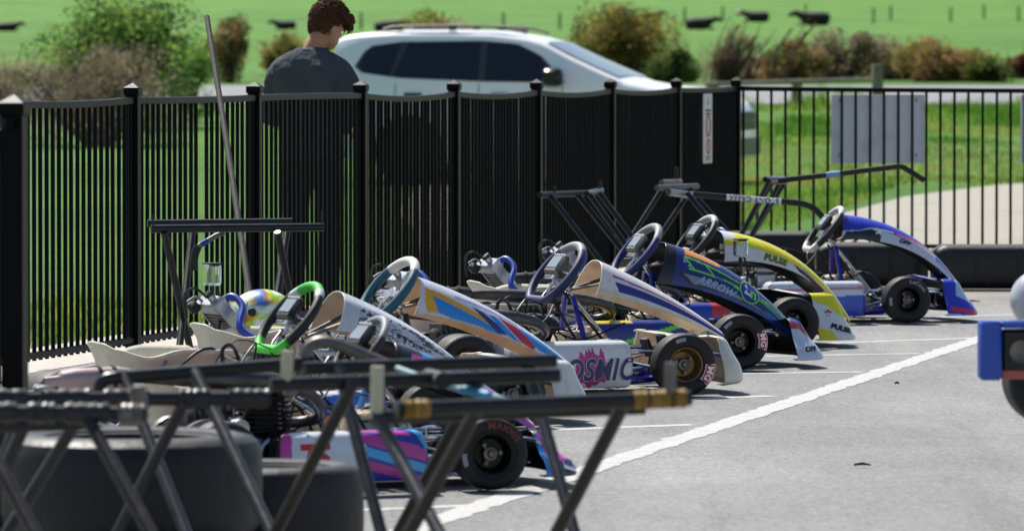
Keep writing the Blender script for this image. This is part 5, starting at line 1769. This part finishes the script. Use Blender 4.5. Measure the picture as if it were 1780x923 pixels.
# ------------------------------------------------------------ white car
def make_car():
    root = empty('white_car', (-1.93, 77.6, .06), R(-13))
    tag(root, 'white sport utility car with dark windows parked behind the fence', 'car')
    m_body = mat('white_car_paint', '#eceef0', .32, var=.02, coat=.35)
    m_glass = mat('tinted_glass', '#0a1220', .06, var=.05, spec=.6)
    m_ws = mat('windscreen_glass', '#465661', .04, var=.05, spec=.8)
    TOP = [(0, 1.69), (.06, 1.73), (.25, 1.762), (.7, 1.785), (1.3, 1.79), (1.9, 1.775), (2.3, 1.725), (2.52, 1.665), (2.85, 1.50), (3.2, 1.345), (3.53, 1.205), (3.8, 1.155), (4.2, 1.10), (4.5, 1.04), (4.68, .97), (4.78, .88), (4.83, .74)]
    def top(x):
        for (a, za), (b, zb) in zip(TOP, TOP[1:]):
            if x <= b:
                return za + (zb - za) * (x - a) / (b - a)
        return TOP[-1][1]
    def Wd(x):
        e = 0
        if x > 4.1: e = .20 * ((x - 4.1) / .73) ** 2.2
        if x < .5: e = .09 * ((.5 - x) / .5) ** 2
        return .935 - e
    def ty(z):
        if z < .45: return .965 + .035 * (z - .2) / .25
        if z < 1.12: return 1.0 - .012 * (z - .45)
        return .992 - .36 * (z - 1.12) - .06 * (z - 1.12) ** 2
    def ys_(x, z): return Wd(x) * ty(z)
    mb = MB(); rings = []
    N = 56
    for i in range(N + 1):
        x = 4.83 * i / N
        zt = top(x); zb = .22 if .3 < x < 4.5 else .30
        ring = []
        side = [(zb + (zt - .07 - zb) * k / 9) for k in range(10)]
        half = [(0, zb)] + [(ys_(x, z), z) for z in side]
        y1 = ys_(x, zt - .07)
        half += [(y1 - .03, zt - .035), (y1 - .10, zt - .012), (y1 * .55, zt), (0, zt + .012)]
        ring = [Vector((x, -y, z)) for y, z in half] + [Vector((x, y, z)) for y, z in half[-2:0:-1]]
        rings.append(ring)
    mb.loft(rings)
    body = mb.build('body', m_body, root, 35)
    def patch(name, poly, m, off, parent, side=-1, inset=0.0):
        # triangulate by a fine strip between lower and upper border
        xs_ = sorted(set(p[0] for p in poly)); x0, x1 = xs_[0], xs_[-1]
        rows = []
        n = 26
        for i in range(n + 1):
            x = x0 + (x1 - x0) * (i + .001) / (n + .002)
            zz = []
            for (a, b) in zip(poly, poly[1:] + poly[:1]):
                if (a[0] <= x) != (b[0] <= x):
                    zz.append(a[1] + (b[1] - a[1]) * (x - a[0]) / (b[0] - a[0]))
            if len(zz) < 2: continue
            lo, hi = min(zz), max(zz)
            rows.append([(x, side * (ys_(x, lo + (hi - lo) * k / 5) + off), lo + (hi - lo) * k / 5) for k in range(6)])
        mb = MB(); mb.grid(rows)
        return mb.build(name, m, parent, 50)
    for s in (-1, 1):
        full = [(.26, 1.36), (.40, 1.60), (.82, 1.655), (1.78, 1.665), (2.22, 1.63), (2.52, 1.49), (2.83, 1.17), (1.85, 1.185), (.82, 1.225), (.34, 1.29)]
        patch('window_trim', full, mat('window_pillar', '#33373d', .4), .004, root, s)
        for P in ([(.31, 1.36), (.43, 1.585), (.80, 1.637), (.70, 1.25), (.38, 1.30)], [(.74, 1.245), (.90, 1.642), (1.78, 1.648), (1.78, 1.20), (.84, 1.235)],
                  [(1.86, 1.20), (1.86, 1.645), (2.2, 1.615), (2.49, 1.48), (2.72, 1.19)]):
            patch('side_window', P, m_glass, .008, root, s)
        mb = MB()
        rings = []
        mx, mz = 2.70, 1.235
        for k in range(9):
            t = k / 8; y = s * (.93 + .22 * t)
            rr = .115 * math.sin(math.pi * (.18 + .70 * t)) ** .5
            rings.append([(mx + rr * 1.15 * math.copysign(abs(math.cos(q * .3927)) ** .6, math.cos(q * .3927)), y, mz + rr * math.copysign(abs(math.sin(q * .3927)) ** .6, math.sin(q * .3927))) for q in range(16)])
        mb.loft(rings); mb.build('wing_mirror', m_black, root)
        for hx in (1.0, 2.05):
            mb = MB(); mb.box((hx, s * (ys_(hx, 1.03) + .02), 1.03), (.22, .03, .04), .012); mb.build('door_handle', m_plastic, root)
        mb = MB(); mb.tube([(.55, s * .60, 1.80), (.75, s * .61, 1.835), (1.4, s * .61, 1.845), (2.0, s * .60, 1.825), (2.3, s * .585, 1.76)], .018, 8, smooth=4)
        for rx_ in (.75, 1.4, 2.0): mb.box((rx_, s * .605, 1.81), (.10, .03, .05), .01)
        mb.build('roof_rail', m_dull, root)
        for sx in (1.79, .78, 2.80):
            mb = MB(); rows = [[(sx + dx, s * (ys_(sx, z) + .0025), z) for z in [.35 + .09 * k for k in range(10)]] for dx in (-.004, .004)]
            mb.grid(rows); mb.build('door_gap', m_plastic, root)
        for wx in (.95, 3.85):
            mb = MB(); mb.lathe([(.0, .0), (.42, 0), (.42, .03), (.0, .03)], (wx, s * .915, .37), (0, s, 0), 28); mb.build('wheel_arch', m_plastic, root)
            mb = MB(); mb.lathe([(.22, 0), (.33, 0), (.37, .03), (.38, .12), (.37, .20), (.33, .235), (.25, .235)], (wx, s * .735, .325), (0, s, 0), 32)
            w_ = mb.build('wheel', m_rubber, root)
            mb = MB(); mb.lathe([(.26, .235), (.255, .20), (.24, .17), (.05, .19), (.0, .20)], (wx, s * .735, .325), (0, s, 0), 24); mb.build('alloy_rim', m_alu, w_)
        mb = MB(); mb.box((4.66, s * .62, .86), (.18, .34, .13), .03, rot=Matrix.Rotation(R(-s * 22), 3, 'Z')); mb.build('headlight', m_chrome, root)
        mb = MB(); mb.box((.0, s * .72, 1.05), (.06, .22, .30), .02); mb.build('tail_light', m_red, root)
    rows = []
    for i in range(9):
        x = 2.56 + (3.46 - 2.56) * i / 8
        rows.append([(x, (ys_(x, top(x) - .07) - .10) * k / 6, top(x) + .016 - .012 * abs(k / 6) ** 2) for k in range(-6, 7)])
    mb = MB(); mb.grid(rows); mb.build('windscreen', m_ws, root)
    mb = MB(); mb.box((-.01, 0, 1.46), (.03, 1.2, .34), .01); mb.build('rear_window', m_glass, root)
    mb = MB(); mb.box((-.06, 0, 1.655), (.22, 1.24, .05), .02); mb.build('rear_spoiler', m_body, root)
    mb = MB(); mb.box((4.82, 0, .72), (.05, 1.0, .22), .02); mb.build('grille', m_plastic, root)
    mb = MB(); mb.box((4.79, 0, .42), (.12, 1.6, .26), .05); mb.box((4.845, 0, .72), (.02, .9, .03), .006); mb.build('front_bumper', m_dull, root)
    mb = MB(); mb.box((.03, 0, .5), (.12, 1.75, .3), .05); mb.build('rear_bumper', m_body, root)
    mb = MB(); mb.box((-.036, 0, .86), (.01, .37, .11), .002); mb.build('number_plate', m_letter_white, root)
make_car()

# ------------------------------------------------------------ cows on the hill
def cow(label, px, py, Lm, flip, white=False):
    # stand where the sight line meets the hill
    Y = 250.0
    while Y < 1000:
        if CAM_H - (py - HOR) / FPX * Y <= ground_z(Y) + .02: break
        Y += 2
    p = at(px, py, Y)
    root = empty('cow', (p.x, Y, ground_z(Y) - .06), 0 if not flip else math.pi, Lm / 2.2)
    tag(root, label, 'cow', 'cattle on the hill')
    m_cow = mat('black_hide', '#17130f', .7, var=.3)
    mb = MB(); rings = []
    for x, hz, hy, cz in ((-1.05, .10, .10, .50), (-.98, .30, .28, .46), (-.7, .42, .40, .44), (-.3, .44, .46, .44), (.1, .42, .42, .45), (.45, .40, .34, .50), (.65, .30, .24, .60), (.85, .22, .16, .72), (1.0, .19, .13, .80), (1.2, .16, .12, .76), (1.38, .10, .09, .68), (1.45, .05, .05, .66)):
        rings.append([(x, hy * math.cos(k * .524), cz + hz * math.sin(k * .524)) for k in range(12)])
    mb.loft(rings)
    mb.tube([(.5, -.3, .2), (.85, -.35, .08), (.6, -.4, .05)], .08, 8)
    mb.tube([(-.6, -.4, .25), (-.2, -.5, .10), (-.5, -.55, .06)], .10, 8)
    mb.build('body', m_cow, root, 60)
    for s in (-1, 1):
        mb = MB(); mb.ball((1.02, s * .2, .86), (.05, .12, .05), 8, 6); mb.build('ear', m_cow, root)
    if white:
        mb = MB(); mb.ball((1.22, 0, .79), (.20, .125, .165), 10, 8); mb.build('face_patch', m_white, root)
for args in (('black cow lying on the hill above the largest round bush, right of it', 1218, 52, 2.2, False), ('black cow with white face lying on the hill, leftmost of a near pair', 1313, 39, 2.2, True, True),
             ('black cow lying on the hill, rightmost of them', 1412, 45, 2.7, True), ('black cow half hidden by the top of the round bush', 1137, 34, 1.6, False),
             ('small black cow on the hill just left of the person', 494, 52, 1.7, True), ('black cow on the hill at the far left', 16, 55, 1.6, False), ('black cow showing above the roof of the white car', 678, 57, 2.0, False)):
    cow(*args)

# posts of the paddock fence on the hill
pf = empty('paddock_fence')
tag(pf, 'line of thin grey posts crossing the green hill', 'fence')
m_fpost = mat('grey_far_post', '#5d6b4c', .9)
for (px, py) in ((875, 52), (973, 52), (770, 50), (628, 52), (1256, 38), (1400, 34), (1190, 40), (1518, 42), (1548, 36), (1652, 40), (1710, 34), (1770, 38)):
    Y = 300.0
    while Y < 1100 and CAM_H - (py - HOR) / FPX * Y > ground_z(Y): Y += 3
    p = at(px, py, Y)
    mb = MB(); mb.tube([(p.x, Y, ground_z(Y) - .2), (p.x, Y, ground_z(Y) + 1.15)], [.11, .09], 6)
    mb.build('post', m_fpost, pf)

# timber rail beside the road
tr = empty('timber_rail_fence')
tag(tr, 'weathered timber post and rail at the roadside behind the right fence', 'fence')
def timber_post(px, w, top_y, Y):
    p = at(px, top_y, Y)
    mb = MB(); mb.box((p.x, Y, (p.z + ground_z(Y) - .2) / 2), (w, w, p.z - ground_z(Y) + .2), .02)
    mb.build('post', m_timber, tr)
timber_post(1525, .19, 112, 112); timber_post(1385, .19, 140, 112.3); timber_post(1240, .19, 140, 112.3)
A, B = at(1225, 148, 112), at(1522, 139, 112)
mb = MB(); mb.tube([A, A.lerp(B, .5) + Vector((0, 0, .012)), B], .045, 8, smooth=4); mb.build('rail', m_timber, tr)

# ------------------------------------------------------------ shrubs
m_leaf = mat('foliage', '#fff', .65, var=.2, scale=.9, attr=True, spec=.25)
def translucent(m, k):
    nt = m.node_tree; out = nt.nodes['Material Output']; b = nt.nodes['Principled BSDF']
    tr_ = nt.nodes.new('ShaderNodeBsdfTranslucent'); mx = nt.nodes.new('ShaderNodeMixShader'); mx.inputs[0].default_value = k
    nt.links.new(b.inputs['Base Color'].links[0].from_socket, tr_.inputs[0])
    nt.links.new(b.outputs[0], mx.inputs[1]); nt.links.new(tr_.outputs[0], mx.inputs[2]); nt.links.new(mx.outputs[0], out.inputs['Surface'])
translucent(m_leaf, .55)
m_bark = mat('bark', '#4a3d32', .9, var=.3)
def shrub(label, px, ytop, ybot, wpx, Y, pal, n, seed, leaf=.075, stems=9, dry=0.0, name='shrub', lobes=9, cat='shrub', zbase=None):
    random.seed(seed)
    s_ = FPX / Y
    base = at(px, ybot, Y)
    zb = ground_z(Y) if zbase is None else zbase
    ht = at(px, ytop, Y).z - zb; hw = wpx / s_ / 2
    root = empty(name, (base.x, Y, zb - .05))
    tag(root, label, cat, 'roadside shrubs')
    pal = [lin(c) for c in pal]
    L = []
    for k in range(lobes):
        a = random.uniform(0, 6.28); rr = random.uniform(.1, .72)
        L.append((Vector((hw * rr * math.cos(a) * 1.05, hw * rr * math.sin(a) * .8, ht * random.uniform(.16, .76))), random.uniform(.28, .48) * min(hw, ht) * 1.15))
    L.append((Vector((hw * random.uniform(-.2, .2), 0, ht * .78)), .25 * ht))
    mb = MB()
    for k in range(stems):
        c, r0 = L[k % len(L)]
        s0 = Vector((random.uniform(-.15, .15) * hw, random.uniform(-.1, .1), 0))
        e = c + Vector((random.uniform(-.5, .5), random.uniform(-.5, .5), random.uniform(.0, .9))) * r0
        mid = s0.lerp(e, .5) + Vector((random.uniform(-.1, .1), random.uniform(-.1, .1), 0))
        mb.tube([s0, mid, e], [.035, .022, .006], 5, smooth=3, caps=False)
        for q in range(6):
            b = mid.lerp(e, q / 6); d = Vector((random.gauss(0, 1), random.gauss(0, 1), random.gauss(.5, .6))).normalized() * random.uniform(.2, .5)
            mb.tube([b, b + d * .5 + Vector((0, 0, .03)), b + d], [.010, .007, .003], 4, caps=False)
    mb.build('trunk', m_bark, root)
    mb = MB()
    V, F, C = [], [], []
    for k in range(n):
        c, r0 = random.choice(L)
        d = Vector((random.gauss(0, 1), random.gauss(0, 1), random.gauss(0, 1))).normalized()
        p = c + d * r0 * (random.random() ** .33) * random.uniform(.8, 1.15)
        if p.z < .03: p.z = random.uniform(.03, .3)
        nn = noise.noise(p * 2.2 + Vector((seed, 0, 0)))
        if nn < -.42: continue
        pi = min(len(pal) - 1, max(0, int((nn * .9 + .5 + random.uniform(-.28, .28)) * len(pal))))
        cc = pal[pi]; j = random.uniform(.85, 1.7)
        cc = tuple(x * j for x in cc)
        ax = Vector((random.gauss(0, 1), random.gauss(0, 1), random.gauss(0, .8))).normalized(); bx = ax.orthogonal().normalized()
        bx = Matrix.Rotation(random.uniform(0, 6.28), 3, ax) @ bx
        l = leaf * random.uniform(.6, 1.4); w = l * (.5 if random.random() > dry else .08); l = l * (1 if w > l * .2 else 3.2)
        o = len(V)
        V += [p - ax * l * .5, p + bx * w * .5, p + ax * l * .5, p - bx * w * .5]
        F.append((o, o + 1, o + 2, o + 3)); C += [cc] * 4
    mb.add(V, F, 0, C)
    mb.build('foliage', m_leaf, root, 0)
    return root
GR = ['#4d6a30', '#64853c', '#7d9c4c', '#98b462']
OL = ['#55552a', '#727038', '#8a8444', '#98804a']
BR = ['#7a6a5b', '#8f7f70', '#a39484', '#85815a']
RU = ['#5f6330', '#7d7840', '#957c44', '#8d6c56']
DK = ['#4a4d28', '#62653a', '#7c7544', '#8d6a4c']
shrub('tall leafy green shrub at the top left behind the fence', 205, -25, 160, 300, 100, ['#3d5626', '#516e30', '#6a8840', '#86a452'], 19000, 1, .08, 18, lobes=28)
shrub('grey brown dry bush in front of the leafy shrub at left', 170, 72, 168, 330, 92, ['#5f5246', '#76685a', '#8a7c6c', '#6d6a46'], 20000, 2, .05, 30, .6, lobes=16, cat='dry bush', name='dry_bush')
shrub('upright brown green bush beside the top of the leaning pole', 402, 20, 158, 115, 142, DK, 6000, 3, .085)
shrub('low yellow green bush just left of the person', 485, 55, 158, 120, 146, OL, 4500, 4, .085)
shrub('small yellow green bush right of the person above the car', 742, 12, 140, 110, 160, ['#5d6a26', '#7a7d30', '#8d7a38', '#94703a'], 4500, 5, .085)
shrub('pinkish dry tuft behind the roof of the white car', 795, 26, 140, 80, 168, BR, 2600, 6, .085)
shrub('low bush behind the bonnet end of the car roof', 640, 70, 150, 100, 150, OL, 1500, 16, .085)
shrub('largest round olive bush behind the bonnet of the white car', 1085, 8, 152, 235, 145, ['#434722', '#5c5f2c', '#7a7338', '#927c40'], 17000, 7, .085, 16, lobes=24)
shrub('dark green bush at the right foot of the largest round bush', 1165, 82, 152, 130, 142, ['#2c3b1e', '#3f5225', '#52642e', '#666c36'], 5500, 8, .08)
shrub('dry reeds leaning right of the round bush', 1270, 45, 152, 130, 143, ['#6a5248', '#7d6658', '#8c7a62', '#6b5a34'], 2200, 9, .09, 26, .97, cat='dry bush', name='dry_bush')
shrub('dark olive bush behind the left end of the timber rail', 1372, 70, 152, 140, 144, DK, 6500, 10, .085)
shrub('purplish brown bush behind the timber post', 1480, 52, 152, 165, 146, ['#66594d', '#7c6c5f', '#857262', '#6e7240'], 7000, 11, .085)
shrub('rusty orange tipped bush right of the timber post', 1630, 66, 152, 215, 144, RU, 11000, 12, .085, 14, lobes=16)
shrub('small green bush at the right end of the rusty bush', 1715, 95, 152, 90, 143, ['#3a4a1e', '#53602a', '#6a6a34'], 3200, 13, .085)
shrub('reddish bush cut off by the right edge', 1778, 90, 152, 80, 150, ['#6b4038', '#7d5244', '#6a6a36'], 2600, 14, .085)
shrub('low tangled scrub between the dry reeds and the olive bush', 1300, 95, 152, 150, 147, BR, 5200, 31, .07, 18, .5, lobes=14, cat='dry bush', name='dry_bush')
shrub('low olive scrub under the purplish brown bush', 1425, 92, 152, 130, 148, OL, 5000, 32, .085, 12, lobes=14)
shrub('low rust coloured scrub between the timber post and the right edge', 1560, 88, 152, 150, 148, RU, 6000, 33, .085, 12, lobes=14)
shrub('grey twiggy scrub at the far left edge behind the near post', 20, 85, 168, 140, 96, BR, 6000, 34, .05, 20, .7, lobes=14, cat='dry bush', name='dry_bush')
shrub('loose green shrub between the leafy shrub and the leaning pole', 325, 45, 160, 120, 104, GR, 5000, 35, .07, 14, .2, lobes=14)
shrub('low olive hedge plant between the rusty bush and the reddish bush', 1690, 98, 152, 130, 149, OL, 4800, 36, .085, 12, lobes=14)
shrub('low green hedge plant under the dark olive bush', 1350, 100, 152, 120, 149, ['#4a5628', '#626c34', '#7a7c42'], 4200, 37, .085, 12, lobes=14)
# dry stalks of the reeds
random.seed(21)
rd = bpy.data.objects['dry_bush.001']
for k in range(26):
    p = at(1215 + random.uniform(0, 150), 150, 143) - rd.location
    h = random.uniform(.8, 1.6); l = random.uniform(.2, .75)
    mb = MB(); mb.tube([p, p + Vector((l * .4, 0, h * .6)), p + Vector((l, 0, h))], [.02, .016, .03 if k % 3 == 0 else .008], 5, smooth=3)
    mb.build('stalk', mat('dry_stalk', '#6b4a40', .9, var=.2), rd)

# ------------------------------------------------------------ grass blades
m_blade = mat('grass_blade', '#fff', .6, var=.2, attr=True, spec=.2)
translucent(m_blade, .4)
def tufts(name, label, n, gen, seed):
    random.seed(seed)
    V, F, C = [], [], []
    for k in range(n):
        x, y, h, w, cc = gen()
        z = ground_z(y) - .02
        a = random.uniform(0, 6.28); lean = random.uniform(0, .5) * h
        d = Vector((math.cos(a), math.sin(a), 0)); o = len(V)
        q = Vector((x, y, z)); sd = Vector((-d.y, d.x, 0)) * w
        V += [q - sd, q + sd, q + d * lean + Vector((0, 0, h))]
        F.append((o, o + 1, o + 2)); C += [cc] * 3
    mb = MB(); mb.add(V, F, 0, C)
    o = mb.build(name, m_blade, None, 0)
    return tag(o, label, 'grass', kind='stuff')
GP = [lin(c) for c in ('#527f2c', '#729c38', '#95b24c', '#b3b268')]
def g_left():
    while True:
        i = random.uniform(-1.4, 3.2); off = random.uniform(.8, 7) ** 1.0
        p = fence_pt(i, off)
        if random.random() < .9 - .08 * off: break
    c = random.choice(GP); j = random.uniform(.7, 1.2)
    return p.x, p.y, random.uniform(.03, .11), .006, tuple(x * j for x in c)
tufts('grass_verge', 'green grass growing behind the left fence', 42000, g_left, 5)
def g_right():
    while True:
        y = random.uniform(76, 114); x = random.uniform(2.2, 10.2) * (y / 90)
        n = noise.noise(Vector((x * .9, y * .35, 3)))
        if n > -.15 or random.random() < .25: break
    tall = max(0, (y - 90) / 20) * max(0, n + .05) * 1.1
    c = GP[min(3, max(0, int(1.8 + 3.2 * noise.noise(Vector((x * .55 + 7, y * .16, 8))) + random.uniform(-.9, .9))))]; j = random.uniform(.65, 1.2)
    if y < 92 and random.random() < .6: c = GP[3]
    return x, y, random.uniform(.03, .10) + tall * random.uniform(.2, .65), .012, tuple(q * j for q in c)
tufts('tall_grass', 'tall bright grass on the bank below the road', 52000, g_right, 6)

def g_short():
    while True:
        x = random.uniform(1.75, 7.5); y = random.uniform(50, 80)
        if y > 55.3 + 22 * min(1, max(0, (x - 1.9) / 3.0)) + 1.2 * math.sin(x * 1.7): break
    c = GP[min(3, max(0, int(2.2 + 3.0 * noise.noise(Vector((x * .8, y * .2, 2))) + random.uniform(-.9, .9))))]; j = random.uniform(.65, 1.15)
    return x, y, random.uniform(.02, .08), .012, tuple(q * j for q in c)
tufts('short_grass', 'short patchy grass along the near edge of the bank', 24000, g_short, 7)

# small dark twigs lying on the asphalt
for k, (px, py, ln, lab) in enumerate(((1500, 810, .06, 'small dark twig alone on the open asphalt at lower right'), (1690, 525, .10, 'small dark twig on the asphalt before the right barrier'),
                                      (1560, 668, .02, 'tiny dark scrap of twig on the asphalt between the bay lines'))):
    p = gr(px, py, .01)
    mb = MB(); mb.tube([p + Vector((-ln / 2, 0, .004)), p + Vector((0, .004, .008)), p + Vector((ln / 2, .01, .003))], [.004, .006, .003], 6, smooth=2)
    tag(mb.build('twig', m_bark), lab, 'twig')
